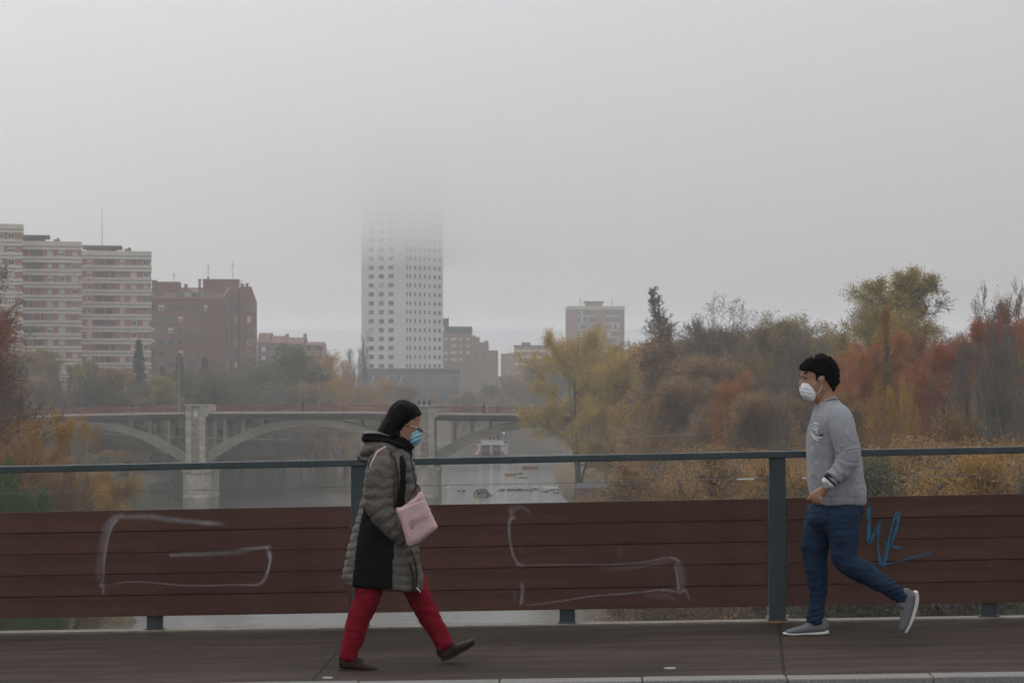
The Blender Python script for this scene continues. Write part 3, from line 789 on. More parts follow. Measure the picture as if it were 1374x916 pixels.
for (px, top, y, k), r_ in zip(sp, rf):
    P(k, px, top, y, '%s bush %s' % (cw[k], r_), H=6, cat='shrub', name='shrub', group=GS)

# ---- left bank
GL = 'trees on the left bank'
P('left_bare', -72, 345, 118, 'dark tangled tree with sparse red leaves at the left edge', group=GL, rz=.5, w=200)
P('left_bare', -30, 440, 150, 'smaller dark tangled tree beside the first at the left edge', group=GL, rz=2, w=105)
P('orange_round', 62, 566, 132, 'orange leaved tree leaning over the left bank', group=GL, rz=1.1, w=85)
P('orange_round', 4, 566, 130, 'orange tree cut by the left edge above the railing', group=GL, rz=2.3, w=85)
P('orange_slim', 112, 612, 146, 'lower orange tree at the edge of the left bank', group=GL, rz=3.3, w=90)
P('orange_shrub', 138, 640, 150, 'orange bush reaching over the water beside the left bank', group=GL, H=6, cat='shrub', name='shrub', w=70)
P('green_shrub', 26, 645, 112, 'bright green bush just above the left boards', group=GL, H=6, cat='shrub', name='shrub', w=74)
P('green_shrub', -14, 655, 122, 'bright green bush cut by the left edge of the view', group=GL, H=6, cat='shrub', name='shrub', w=80)
P('brown_shrub', 92, 632, 128, 'brown twiggy bush beside the green bush', group=GL, H=6, cat='shrub', name='shrub', w=90)
P('poplar_bare', 88, 470, 330, 'pale bare trunk standing before the striped flats', group=GL, wx=.8)
P('poplar_bare', 112, 480, 335, 'second pale bare trunk standing before the striped flats', group=GL, wx=.8)
P('fir', 186, 456, 390, 'dark pointed fir in front of the striped flats', group=GL, w=26)
P('fir', 241, 474, 430, 'hazy fir in front of the brick building', group=GL)
P('fir', 275, 480, 430, 'broad hazy fir right of the slimmer fir before the brick building', group=GL, wx=1.3)
P('fir', 218, 492, 420, 'low hazy fir between the pointed fir and the brick building', group=GL, wx=1.1)
P('poplar_bare', 477, 446, 520, 'tall slim bare poplar left of the white tower', group=GL, wx=.7)
P('poplar_bare', 439, 462, 530, 'short slim bare poplar right of the low brick flats', group=GL, wx=.7)
lcols = [(-25, 470, 345), (8, 480, 350), (35, 478, 350), (62, 472, 360), (100, 488, 350), (135, 490, 360), (160, 498, 355), (205, 505, 380), (232, 508, 370), (262, 510, 385), (300, 492, 400), (325, 486, 405), (352, 480, 420), (380, 478, 430), (405, 482, 440), (428, 478, 450), (455, 484, 470), (320, 515, 372), (372, 518, 380), (425, 520, 390), (468, 512, 420), (500, 512, 470), (525, 520, 520), (550, 522, 540), (345, 505, 395), (150, 515, 342), (60, 510, 330)]
lk = ['dull_thick', 'brown_round', 'brown_thick', 'yolive_big', 'yolive_big', 'bare_fine', 'brown_round', 'dull_thick', 'yolive_big', 'brown_thick', 'bare_fine', 'bare_round', 'bare_fine', 'dull_thick', 'bare_fine', 'orange_round', 'orange_round', 'dull_thick', 'bare_fine', 'brown_thick', 'orange_round', 'orange_round', 'brown_thick', 'bare_fine', 'dull_thick', 'dull_thick', 'brown_thick']
lw = dict(words_, yolive_big='yellow olive', orange_round='faded orange')
lr = ['off the left edge behind the bridge', 'behind the tangled tree', 'below the first striped block', 'below the middle striped block', 'right of the pale trunks', 'before the third striped block', 'left of the pointed fir', 'right of the pointed fir', 'under the slim hazy fir', 'below the brick building corner', 'before the middle of the brick building', 'before the gable of the brick building', 'at the right end of the brick building', 'before the low brick flats', 'before the right half of the low flats', 'under the short slim poplar', 'under the tall slim poplar', 'behind the first walker right of the pier', 'above the middle of the arch', 'behind the walker near the left lamp', 'behind the orange clad walker', 'left below the glass podium', 'below the middle of the glass podium', 'right below the glass podium', 'filling the gap before the gable', 'above the first left walker', 'beside the far left walker']
for (px, top, y), k, r_ in zip(lcols, lk, lr):
    P(k, px, top, y, 'hazy %s tree %s' % (lw[k], r_), group='hazy trees of the far left bank')
# bushes hanging over the water under and beyond the bridge
bl = [(95, 575, 345), (130, 570, 372), (165, 578, 378), (205, 572, 395), (235, 582, 398), (300, 572, 412), (330, 578, 420), (362, 570, 436), (395, 574, 452), (425, 570, 470), (455, 568, 498), (488, 565, 520), (515, 568, 545), (110, 612, 300), (140, 625, 286), (75, 605, 290), (60, 575, 330), (165, 615, 292), (190, 610, 305), (218, 606, 322), (240, 604, 345)]
for i, (px, top, y) in enumerate(bl):
    x = (px-HX)*y/F
    x = min(x, float(shore(LS, y))-2.5)
    px2 = x*F/y+HX
    k = ['brown_shrub', 'dull_shrub', 'brown_shrub', 'orange_shrub'][i % 4]
    where = ['left of the first arch', 'under the left end of the bridge', 'seen through the left arch', 'in the left arch beside the stone pier', 'right behind the stone pier', 'at the left foot of the middle arch', 'in the left part of the middle arch', 'under the left walkers of the middle arch', 'under the crown of the middle arch', 'right of the arch crown', 'at the right part of the middle arch', 'beyond the middle arch near the tower', 'beyond the woman in the coat', 'on the near left shore', 'lowest on the near left shore', 'just above the orange tree', 'at the bridge end above the orange tree', 'before the left arch, lowest of the shore bushes', 'before the left arch, second from the water line', 'left of the stone pier foot', 'right against the stone pier foot'][i]
    P(k, px2, top, y, '%s bush over the water %s' % (cw[k], where), w=rw.uniform(45, 70), H=6, cat='shrub', name='shrub', group='bushes on the left shore')
# trees where the river bends out of sight, behind the boat house
fb = [(575, 500, 640, 'brown_thick'), (592, 508, 650, 'bare_fine'), (612, 502, 655, 'orange_round'), (632, 498, 665, 'brown_round'), (650, 492, 680, 'dull_thick'), (668, 482, 690, 'bare_fine'), (690, 478, 700, 'brown_thick'), (712, 474, 690, 'brown_round'), (735, 478, 670, 'bare_fine'), (752, 484, 640, 'brown_thick'), (642, 520, 620, 'brown_thick'), (600, 525, 615, 'yolive_big'), (672, 515, 630, 'dull_thick'), (700, 510, 640, 'brown_thick'), (725, 505, 610, 'dull_thick'), (562, 530, 600, 'orange_round'), (622, 530, 600, 'dull_thick'), (655, 535, 605, 'brown_thick'), (685, 535, 590, 'brown_round')]
fr_ = ['right of the glass podium', 'below the flats beside the tower', 'under the stepped brick flats', 'below the lowest step of the brick flats', 'behind the walking couple', 'left of the golden tree crown', 'touching the golden tree crown', 'behind the top of the golden tree', 'behind the golden tree right limbs', 'below the pink tower block', 'just above the walking couple', 'low beside the second pier', 'above the lone walker', 'behind the left of the golden tree', 'behind the heart of the golden tree', 'behind the second bridge pier', 'above the boat house roof left', 'above the boat house roof', 'above the boat house roof right']
for (px, top, y, k), r_ in zip(fb, fr_):
    x = (px-HX)*y/F
    P(k, px, top, y, 'misty %s tree %s' % (lw[k], r_), group='misty trees at the river bend', z=2.5)
# ground cover
def scatter(name, n, xf, size, m, seed, label, hgt=.5):
    rg = np.random.default_rng(seed); X, Y = xf(rg, n)
    Z = ground_z(X, Y); ok = Z > .12
    X, Y, Z = X[ok], Y[ok], Z[ok]
    C = np.stack([X, Y, Z+rg.random(len(X))*hgt], -1)
    o = link(name, leaves_mesh(name, C, size, m, seed)); tag(o, label, 'undergrowth', kind='stuff')
def near_left(rg, n):
    Y = rg.uniform(60, 340, n); X = shore(LS, Y) + rg.uniform(-34, 2, n); return X, Y
def near_right(rg, n):
    Y = rg.uniform(75, 420, n); X = shore(RS, Y) + rg.uniform(0, 60, n)**1.0; return X, Y
scatter('undergrowth', 130000, near_left, .15, LF['dull'], 31, 'dull green weeds on the left bank', .9)
scatter('undergrowth', 60000, near_left, .13, LF['orange'], 32, 'orange leaf litter and weeds on the left bank', .5)
scatter('undergrowth', 70000, near_right, .17, LF['brown'], 33, 'brown weeds on the right bank', .7)
scatter('undergrowth', 45000, near_right, .14, LF['orange'], 34, 'orange leaf litter on the right bank', .35)
# ================================================================== buildings
cream = mat('cream_concrete', (.56, .52, .44), .85, .1, 1.5, var2=.08, scale2=.15)
cream2 = mat('grey_groove', (.20, .185, .165), .85, .1, 1.5)
def brickm(name, c, var=.12):
    return mat(name, c, .9, var, 3.0, var2=.10, scale2=.12)
brick_r = brickm('brick_salmon', (.38, .15, .115))
brick_d = brickm('brick_dark_red', (.185, .088, .070))
brick_o = brickm('brick_rosy', (.30, .19, .17))
shade_ = mat('loggia_shade_dark', (.065, .048, .045), .7, .3, 1.2)  # recess shade put into the colour; also the plain dark of counter and urns
shade2 = mat('loggia_wall_shade', (.10, .07, .062), .8, .25, 1.2)  # wall tone with the shade inside loggias and balconies painted in
roof_r = mat('roof_tile_red', (.19, .10, .085), .85, .2, 2)
roof_g = mat('roof_grey', (.10, .10, .10), .85, .2, 2)
white_ = mat('white_render', (.66, .66, .63), .8, .06, 1.0, var2=.05, scale2=.1)
frame_w = mat('frame_white', (.62, .62, .60), .6, .1, 5)
pane_d = mat('pane_dark', (.035, .04, .045), .15, .3, .7, spec=.6)
pane_g = mat('pane_grey', (.12, .13, .135), .2, .3, .7, spec=.6)
blind = mat('blind_cream', (.50, .48, .43), .8, .12, 3)
blind2 = mat('blind_grey', (.27, .27, .25), .8, .12, 3)
metal_d = mat('dark_cladding', (.075, .085, .095), .4, .2, 1.5)
antm = mat('antenna_grey', (.22, .22, .22), .6, .1)

class Bld:
    def __init__(s, name, px0, D, base, label, cat='building', group=None, rz=0.0):
        s.D = D; s.s = D/F; s.px0 = px0; s.base = base
        s.o = empty(name, ((px0-HX)*s.s, D, base), rz, label, cat, group)
        s.nw = 0; s.rest = MB(); s.cache = {}; s.rm = {}; s.rml = []
    def X(s, px): return (px-s.px0)*s.s
    def Z(s, py): return EYE-(py-HY)*s.s-s.base
    def part(s, mb, name, m, **kw):
        return mb.build(name, m, s.o, **kw)
    def window(s, x0, x1, z0, z1, y=0.0, style='two', rz=0.0, org=None, proud=.05):
        """frame and pane in one mesh, set in the wall face; rz turns it to another face"""
        w_, h = round(x1-x0, 2), round(z1-z0, 2)
        key = (w_, h, style)
        ft = min(.14, w_*.12)
        mats_ = {'f': frame_w, 'd': pane_d, 'g': pane_g, 'b': blind, 'c': blind2, 'k': metal_d}
        if key not in s.cache:
            m = MB(); fr, pn = 0, 1
            yo, yi = -proud, .12
            m.box(-w_/2, w_/2, yo, yi, 0, ft, fr); m.box(-w_/2, w_/2, yo, yi, h-ft, h, fr)
            m.box(-w_/2, -w_/2+ft, yo, yi, ft, h-ft, fr); m.box(w_/2-ft, w_/2, yo, yi, ft, h-ft, fr)
            m.box(-w_/2+ft, w_/2-ft, -.01, .1, ft, h-ft, pn)
            if style in ('two', 'half', 'three'):
                n = 3 if style == 'three' else 2
                for i in range(1, n): m.box(-w_/2+w_*i/n-ft*.35, -w_/2+w_*i/n+ft*.35, yo+.005, -.012, ft, h-ft, fr)
            if style == 'half': m.box(-w_/2+ft, w_/2-ft, yo+.01, -.013, h*.5, h-ft, 2)
            if style == 'blind': m.box(-w_/2+ft, w_/2-ft, yo+.012, -.013, ft+.02, h-ft, 2)
            mm = [frame_w, pane_d, blind]
            if style == 'dim': mm = [metal_d, pane_d, blind]
            if style == 'grey': mm = [blind2, pane_g, blind]
            if style == 'cream': mm = [blind2, blind, blind]
            if style == 'dblind': mm = [metal_d, pane_g, blind2]; 
            s.cache[key] = m.mesh('window', mm), m, mm
        me, m, mm = s.cache[key]
        c = Vector(((x0+x1)/2, y, z0))
        if s.nw < 100:
            link('window', me, s.o, c, (0, 0, rz))
        else:
            for mt in mm:
                if mt.name not in s.rm: s.rm[mt.name] = len(s.rml); s.rml.append(mt)
            M = Matrix.Rotation(rz, 4, 'Z'); b = len(s.rest.v)
            s.rest.v += [tuple(M @ Vector(v) + c) for v in m.v]
            s.rest.f += [tuple(i+b for i in f) for f in m.f]; s.rest.m += [s.rm[mm[k].name] for k in m.m]
        s.nw += 1
    def done(s):
        if s.rest.v: tag(s.rest.build('window', s.rml, s.o), kind='stuff')

rnb = random.Random(5)
def striped(px0, px1, D, top, rows, label, loggia, wins, depth=14, step=None, side=None):
    """flats of brick strips between pairs of cream concrete ribs"""
    b = Bld('apartment_block', px0, D, 10.5, label, group='striped blocks of flats', rz=math.atan((HX-px1)/F)+.01)
    W_ = b.X(px1); st = step*b.s; H_ = b.Z(top)
    bw = st*.50  # rib pair height
    m = MB(); m.box(0, W_, 0, depth, -1, H_-.3); b.part(m, 'wall', brick_r)
    z = H_
    for r in range(rows):
        m = MB(); g = .45
        m.box(-.25, W_+.25, -g, depth+g, z-bw*.42, z); m.box(-.2, W_+.2, -g+.18, depth+g-.18, z-bw*.58, z-bw*.42, 1); m.box(-.25, W_+.25, -g, depth+g, z-bw, z-bw*.58)
        b.part(m, 'balcony_band', [cream, cream2])
        zt = z-bw; zb = z-st
        l0, l1 = b.X(loggia[0]), b.X(loggia[1])
        m = MB(); m.box(l0, l1, -.12, .02, zb, zt, 0)  # flat dark box paints the shaded depth of the loggia
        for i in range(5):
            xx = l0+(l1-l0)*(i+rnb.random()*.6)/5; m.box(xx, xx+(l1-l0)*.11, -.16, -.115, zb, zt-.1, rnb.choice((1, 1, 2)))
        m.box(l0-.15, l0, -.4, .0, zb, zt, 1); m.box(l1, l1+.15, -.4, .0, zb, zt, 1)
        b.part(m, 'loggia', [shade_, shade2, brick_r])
        for (a, c) in wins:
            hz = (zt-zb); stl = rnb.choice(['blind', 'two', 'half', 'blind', 'grey', 'two', 'cream'])
            b.window(b.X(a), b.X(c), zb+.05, zt-.12, -.02, stl)
        if side:
            for k in range(2): pass
        z -= st
    m = MB(); m.box(-.25, W_+.25, -.45, depth+.45, H_, H_+.5); b.part(m, 'parapet', cream)
    return b, H_+.5
b, h = striped(-70, 26.5, 448, 302, 15, 'striped brick and cream flats cut by the left edge, tallest of three', (-62, -30), [(-20, -13), (-6, 2), (8, 17)], step=17.6)
b.done()
b, h = striped(27.5, 106.5, 466, 326, 13, 'middle block of striped brick and cream flats', (30, 56), [(62.5, 69.5), (77.5, 86), (94.5, 103)], step=17.2)
m = MB(); m.box(b.X(30), b.X(60), 2, 10, h-.3, b.Z(316.5)); m.box(b.X(27), b.X(66), 1, 11, b.Z(316.5), b.Z(314.5)); b.part(m, 'penthouse', roof_g)
m = MB(); m.box(b.X(71), b.X(79), 3, 6, h-.2, b.Z(319)); m.box(b.X(75), b.X(78), 3.4, 5, b.Z(319), b.Z(317)); b.part(m, 'chimney', cream2)
m = MB(); m.tube([(b.X(31), 4, h), (b.X(31), 4, b.Z(300))], .06, 5); b.part(m, 'antenna', antm)
b.done()
b, h = striped(108.5, 200.5, 486, 339, 12, 'striped brick and cream flats nearest the brick building', (129, 152), [(116.5, 123), (160, 166), (174, 182), (190.5, 198)], step=16.35)
m = MB(); m.box(b.X(116), b.X(155), 2, 10, h-.3, b.Z(331)); m.box(b.X(110), b.X(163), 1, 11, b.Z(331), b.Z(328.5)); b.part(m, 'penthouse', roof_g)
m = MB(); m.box(b.X(166), b.X(175), 3, 6, h-.2, b.Z(332)); m.box(b.X(170), b.X(174), 3.4, 5, b.Z(332), b.Z(330)); b.part(m, 'chimney', cream2)
m = MB(); m.tube([(b.X(136), 4, h), (b.X(136), 4, b.Z(272))], [.11, .05], 5)
m.tube([(b.X(134.5), 4, b.Z(300)), (b.X(137.5), 4, b.Z(300))], .04, 4); b.part(m, 'antenna', antm)
b.done()

# dark red brick building with a tiled roof and a gable to the right
b = Bld('brick_building', 201.5, 522, 10.5, 'large dark red brick flats with tiled roof and gabled right end', rz=math.atan((HX-343)/F)+.005)
X, Z = b.X, b.Z
eave, ridge = Z(400), Z(378)
m = MB(); m.box(X(201.5), X(299), 0, 16, -1, eave); b.part(m, 'wall', brick_d)
m = MB()
a0, a1 = X(201.5), X(296)
m.hexa([(a0,-.4,eave),(X(300),-.4,eave),(X(300),16,eave),(a0,16,eave),(a0,6,Z(384)),(X(304),6,Z(384)),(X(304),9,Z(384)),(a0,9,Z(384))])
b.part(m, 'roof', roof_r)
# gabled wing: three facets with the shade of the recesses painted dark
pr = [(299, 400, 384), (306, 384, 374), (318, 374, 374)]
m = MB()
def prism(mb, pts, y0, y1, m_=0):
    n = len(pts); f = [(x, y0, z) for x, z in pts]; k = [(x, y1, z) for x, z in pts]
    mb.poly(f, m_); mb.poly(list(reversed(k)), m_)
    for i in range(n): mb.quad(f[i], k[i], k[(i+1) % n], f[(i+1) % n], m_)
prism(m, [(X(299), -1), (X(318), -1), (X(318), Z(386)), (X(312), Z(376)), (X(299), Z(398))], -1.2, 14)
prism(m, [(X(321), -1), (X(341), -1), (X(343.5), -1), (X(343.5), Z(405)), (X(336), Z(384)), (X(321), Z(384))], -1.8, 14)
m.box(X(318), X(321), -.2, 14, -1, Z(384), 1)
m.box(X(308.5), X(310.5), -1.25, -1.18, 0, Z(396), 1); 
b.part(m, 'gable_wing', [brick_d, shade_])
m = MB(); m.bar((X(299), -1.3, Z(397)), (X(306), -1.3, Z(385)), .3, .3); m.bar((X(318.5), -1.3, Z(386)), (X(324), -1.3, Z(375)), .3, .3); b.part(m, 'verge', cream)
m = MB(); m.box(X(271), X(320), 3, 12, eave, Z(374)); m.box(X(270.5), X(320.5), 2.8, 12.2, Z(374), Z(373), 1); b.part(m, 'upper_storey', [brick_d, roof_g])
m = MB(); m.box(X(203), X(209), 3, 10, eave, Z(375)); m.box(X(210.5), X(241), 3, 10, eave, Z(377)); b.part(m, 'penthouse', brick_d)
for (a, c, t) in ((265, 268, 374), (277, 279, 371), (322, 326, 380), (328.5, 332, 379), (246, 250, 381)):
    m = MB(); m.box(X(a), X(c), 4, 5.5, eave, Z(t)); m.box(X(a)-.1, X(c)+.1, 3.9, 5.6, Z(t), Z(t)+.25); b.part(m, 'chimney', brick_d)
for (px, t) in ((278, 352), (311, 348), (232, 362)):
    m = MB(); m.tube([(X(px), 5, Z(380)), (X(px), 5, Z(t))], .06, 4); m.tube([(X(px-3), 5, Z(t+5)), (X(px+3), 5, Z(t+5))], .05, 4); m.tube([(X(px-2), 5, Z(t+8)), (X(px+2), 5, Z(t+8))], .04, 4); b.part(m, 'antenna', antm)
for px, w_ in ((209, 8), (239, 5), (247, 9), (258, 9), (274, 10)):
    m = MB(); zz = Z(397); m.box(X(px), X(px+w_), .4, 4, zz, zz+1.0, 0); m.box(X(px)-.15, X(px+w_)+.15, .2, 4, zz+1.0, zz+1.15, 1); b.part(m, 'dormer', [rnb.choice([pane_g, blind]), cream2])
for r in range(9):
    for (a, c) in ((202.5, 207.5), (212.5, 220), (225, 232), (239, 245), (253, 261), (273, 277)):
        y0 = 409+15.3*r
        if y0 > 520: continue
        b.window(X(a), X(c), Z(y0+7.5), Z(y0), -.02, rnb.choice(['dim', 'dim', 'grey', 'dim', 'dblind', 'half']))
    for (a, c) in ((302, 305), (314.5, 317.5), (330.5, 335.5), (338.5, 341)):
        y0 = 409+15.3*r
        b.window(X(a), X(c), Z(y0+8), Z(y0), -1.85 if a > 320 else -1.25, rnb.choice(['dim', 'two', 'grey', 'dim', 'dblind', 'blind']))
m = MB()
for r in range(9): 
    m.box(X(201.5), X(299), -.06, -.001, Z(419.5+15.3*r), Z(418.7+15.3*r))
b.part(m, 'string_course', roof_r)
b.done()

# low brick flats beyond
b = Bld('low_brick_flats', 345, 600, 10.5, 'low long rosy brick flats with stepped tiled roofline')
X, Z = b.X, b.Z
def stepped(mb, ps, d0, d1, bottom=-1, m_=0):
    for (a, c, t) in ps: mb.box(X(a), X(c), d0, d1, bottom, Z(t), m_)
m = MB(); stepped(m, [(345, 368, 459), (368, 386, 460), (386, 408, 461), (408, 433, 463)], 0, 12); b.part(m, 'wall', brick_o)
m = MB()
for (a, c, t, t2) in ((345, 362, 459, 446), (362, 384, 460, 450), (384, 408, 461, 452), (408, 433, 463, 458)):
    m.hexa([(X(a), -.6, Z(t)), (X(c), -.6, Z(t)), (X(c), 12, Z(t)), (X(a), 12, Z(t)), (X(a), 5, Z(t2)), (X(c), 5, Z(t2)), (X(c), 8, Z(t2)), (X(a), 8, Z(t2))])
b.part(m, 'roof', roof_r)
for a in (381, 405): 
    m = MB(); m.box(X(a), X(a+4), 4, 6, Z(455), Z(447)); b.part(m, 'chimney', brick_o)
for r in range(5):
    y0 = 465+r*12
    m = MB(); m.box(X(346), X(407), -.7, -.05, Z(y0+8.5), Z(y0+6)); m.box(X(346), X(407), -.08, .02, Z(y0+6), Z(y0), 1); b.part(m, 'balcony', [cream2, shade2])
    for a in (351, 361, 372, 385, 397): b.window(X(a), X(a+6), Z(y0+6), Z(y0+.5), -.1, rnb.choice(['grey', 'blind', 'dim', 'two']))
    for a in (412, 420, 427): b.window(X(a), X(a+5), Z(y0+5), Z(y0), -.03, rnb.choice(['grey', 'dim', 'dim']))
b.done()

# the white tower
DT = 685.0; sT = DT/F
tw = empty('white_tower', ((543-HX)*sT, DT, 11), 0, 'tall white residential tower whose top dissolves in low cloud', 'tower')
x0 = (485-HX)*(DT+4.5)/F - tw.location.x; P0 = Vector((x0, 4.5)); P1 = Vector((0, 0)); D2 = DT+13.0; P2 = Vector(((594.5-HX)*D2/F - tw.location.x, 13.0))
P3 = P2 + Vector((-6, 16)); P4 = P0+Vector((2, 18))
zt = 103-11
m = MB()
pl = [P0, P1, P2, P3, P4]
m.poly([(p.x, p.y, zt) for p in pl]); m.poly([(p.x, p.y, -1) for p in reversed(pl)])
for i in range(5):
    a, c = pl[i], pl[(i+1) % 5]; m.quad((a.x, a.y, -1), (c.x, c.y, -1), (c.x, c.y, zt), (a.x, a.y, zt))
m.build('wall', white_, tw)
m = MB(); m.tube([(-14, 4.45, -1), (-14, 4.45, 60)], .05, 4)
TB = Bld.__new__(Bld); TB.o = tw; TB.nw = 0; TB.rest = MB(); TB.cache = {}; TB.rm = {}; TB.rml = []
fl = 12.05*sT
zbot = EYE-(496-HY)*sT-11
def onface(A, B, t0, t1, z0, z1, st):
    d = (B-A); L_ = d.length; u = d/L_; rz = math.atan2(u.y, u.x); c = A + d*((t0+t1)/2); w_ = (t1-t0)*L_
    n = Vector((u.y, -u.x))
    M = Matrix.Rotation(rz, 4, 'Z')
    # Bld.window centres on x; shift by placing through org
    key_x = c.x; key_y = c.y
    TB.window(key_x-w_/2, key_x+w_/2, z0, z1, key_y, st, rz)
for r in range(28):
    z1 = zbot + fl*(r+1) - 1.0
    if z1 > zt-1: break
    for a in (495, 508.5, 521.5):
        t0 = (a-485)/58; onface(P0, P1, t0, t0+6.6/58, z1-1.45, z1, rnb.choice(['dblind', 'dim', 'grey', 'dblind', 'cream' if rnb.random() < .3 else 'dblind']))
    for k in range(8):
        if k == 0: t0, wd = .045, .035
        else: t0, wd = .12+(k-1)*.125, .045 if k < 6 else .065
        if k in (7,): wd = .07
        onface(P1, P2, t0, t0+wd, z1-1.35, z1, 'dblind')
TB.done()
m = MB()
for r in range(28):
    zz = zbot+fl*r+.3
    if zz > zt-1: break
    for A, B in ((P0, P1), (P1, P2)):
        d = (B-A).normalized(); n = Vector((d.y, -d.x))*.03
        m.hexa([(A.x+n.x, A.y+n.y, zz), (B.x+n.x, B.y+n.y, zz), (B.x-n.x, B.y-n.y, zz), (A.x-n.x, A.y-n.y, zz), (A.x+n.x, A.y+n.y, zz+.12), (B.x+n.x, B.y+n.y, zz+.12), (B.x-n.x, B.y-n.y, zz+.12), (A.x-n.x, A.y-n.y, zz+.12)])
m.build('floor_joint', mat('joint_grey', (.52, .52, .50), .8), tw)

# glass podium in front of the tower
b = Bld('glass_podium', 486, 655, 9.5, 'dark glass and metal low building at the foot of the white tower')
X, Z = b.X, b.Z
m = MB(); m.box(X(486), X(616), 1, 16, -1, Z(495)); b.part(m, 'wall', metal_d)
m = MB(); m.box(X(485), X(616.5), .2, 16.4, Z(495), Z(494)); m.box(X(486), X(558), -.6, 1, Z(517), Z(516), 0); b.part(m, 'fascia', blind2)
m = MB(); 
for i in range(24): xx = X(488+i*5.4); m.box(xx, xx+.12, .86, .99, Z(515) if i < 13 else Z(519), Z(503))
for py in (503, 499, 496): m.box(X(487), X(615), .84, .985, Z(py)-.08, Z(py)+.08)
b.part(m, 'mullion', frame_w if False else blind2)
m = MB(); m.box(X(487), X(557), .9, .995, Z(515), Z(503)); m.box(X(559), X(615), .9, .995, Z(519), Z(503)); b.part(m, 'glazing', pane_g)
for a in (497, 515, 535): 
    m = MB(); m.bar((X(a), .5, Z(516)), (X(a+5), .5, Z(504)), .2, .2); b.part(m, 'brace', frame_w)
m = MB(); m.box(X(487), X(558), .6, .98, Z(534), Z(517.5)); m.box(X(559), X(615), .7, .985, Z(534), Z(520)); b.part(m, 'lower_storey', metal_d)
b.done()

# brick flats right of the tower, stepping down
b = Bld('stepped_brick_flats', 594, 730, 11, 'hazy rosy brick flats stepping down right of the white tower')
X, Z = b.X, b.Z
m = MB(); stepped(m, [(594, 632.5, 444), (632.5, 643, 452), (643, 655.5, 459), (655.5, 668, 470)], 0, 14); b.part(m, 'wall', brick_o)
m = MB(); m.box(X(596), X(633), -.3, 14, Z(447), Z(438)); m.box(X(594), X(601), 2, 6, Z(438), Z(427)); m.box(X(634), X(638), 1, 5, Z(452), Z(450)); m.box(X(650), X(655), 1, 5, Z(459), Z(457)); b.part(m, 'penthouse', roof_g)
for r in range(5):
    y0 = 443.5+r*9.2
    for (a, c) in ((596, 601), (604.5, 613), (616, 620), (625.5, 630)): b.window(X(a), X(c), Z(y0+4), Z(y0), -.05, rnb.choice(['blind', 'cream', 'grey', 'blind']))
    if r > 1:
        for (a, c) in ((637, 640), (646, 651)): b.window(X(a), X(c), Z(y0+4), Z(y0), -.05, 'grey')
m = MB(); m.tube([(X(601.5), 3, Z(438)), (X(601.5), 3, Z(424))], .12, 4); b.part(m, 'antenna', antm)
b.done()
b = Bld('distant_flats', 668, 840, 11, 'very faint distant flats between the stepped flats and the golden tree')
X, Z = b.X, b.Z
m = MB(); stepped(m, [(672, 690, 474), (690, 735, 465)], 0, 12); b.part(m, 'wall', brick_o)
m = MB(); m.box(X(689), X(736), -.5, 12.5, Z(465), Z(463)); m.box(X(700), X(712), 2, 8, Z(463), Z(459)); b.part(m, 'roof', roof_g)
for r in range(3): 
    m = MB(); m.box(X(691), X(734), -.4, 0, Z(472+r*9), Z(469+r*9)); b.part(m, 'balcony_band', cream)
b.done()
# pink tower block at the right
b = Bld('pink_tower_block', 760.5, 870, 11, 'pink brick tower block with pale window bands above the golden tree')
X, Z = b.X, b.Z
m = MB(); m.box(X(760.5), X(838), 0, 22, -1, Z(412)); b.part(m, 'wall', brick_o)
m = MB(); m.box(X(760), X(838.5), -.3, 22.3, Z(415), Z(410.5)); b.part(m, 'parapet', cream)
m = MB(); m.box(X(784), X(811), 4, 12, Z(405.5), Z(403.5)); m.box(X(786), X(809), 5, 11, Z(411), Z(405.5), 1); b.part(m, 'penthouse', [roof_g, blind2])
for r in range(9):
    y0 = 415.8+r*9.25
    for (a, c) in ((775, 797.5), (813, 831)):
        m = MB(); m.box(X(a-1), X(c+1), -.5, -.02, Z(y0+9.2), Z(y0+7.9), 0); m.box(X(a), X(c), -.1, .0, Z(y0+7.9), Z(y0+.3), 1)
        b.part(m, 'balcony', [cream, blind2])
        n = 6 if a < 800 else 5
        for i in range(n):
            w_ = (c-a)/n; b.window(X(a+i*w_)+.15, X(a+(i+1)*w_)-.15, Z(y0+6.6), Z(y0+1), -.12, rnb.choice(['grey', 'grey', 'blind', 'dblind']))
for px in (779.5, 821.5): 
    m = MB(); m.tube([(X(px), 3, Z(411)), (X(px), 3, Z(399))], .12, 4); b.part(m, 'antenna', antm)
b.done()

# ================================================================== the arch bridge
stone = mat('pier_stone', (.46, .42, .34), .9, .35, 1.2, bump=.4, var2=.15, scale2=.3)
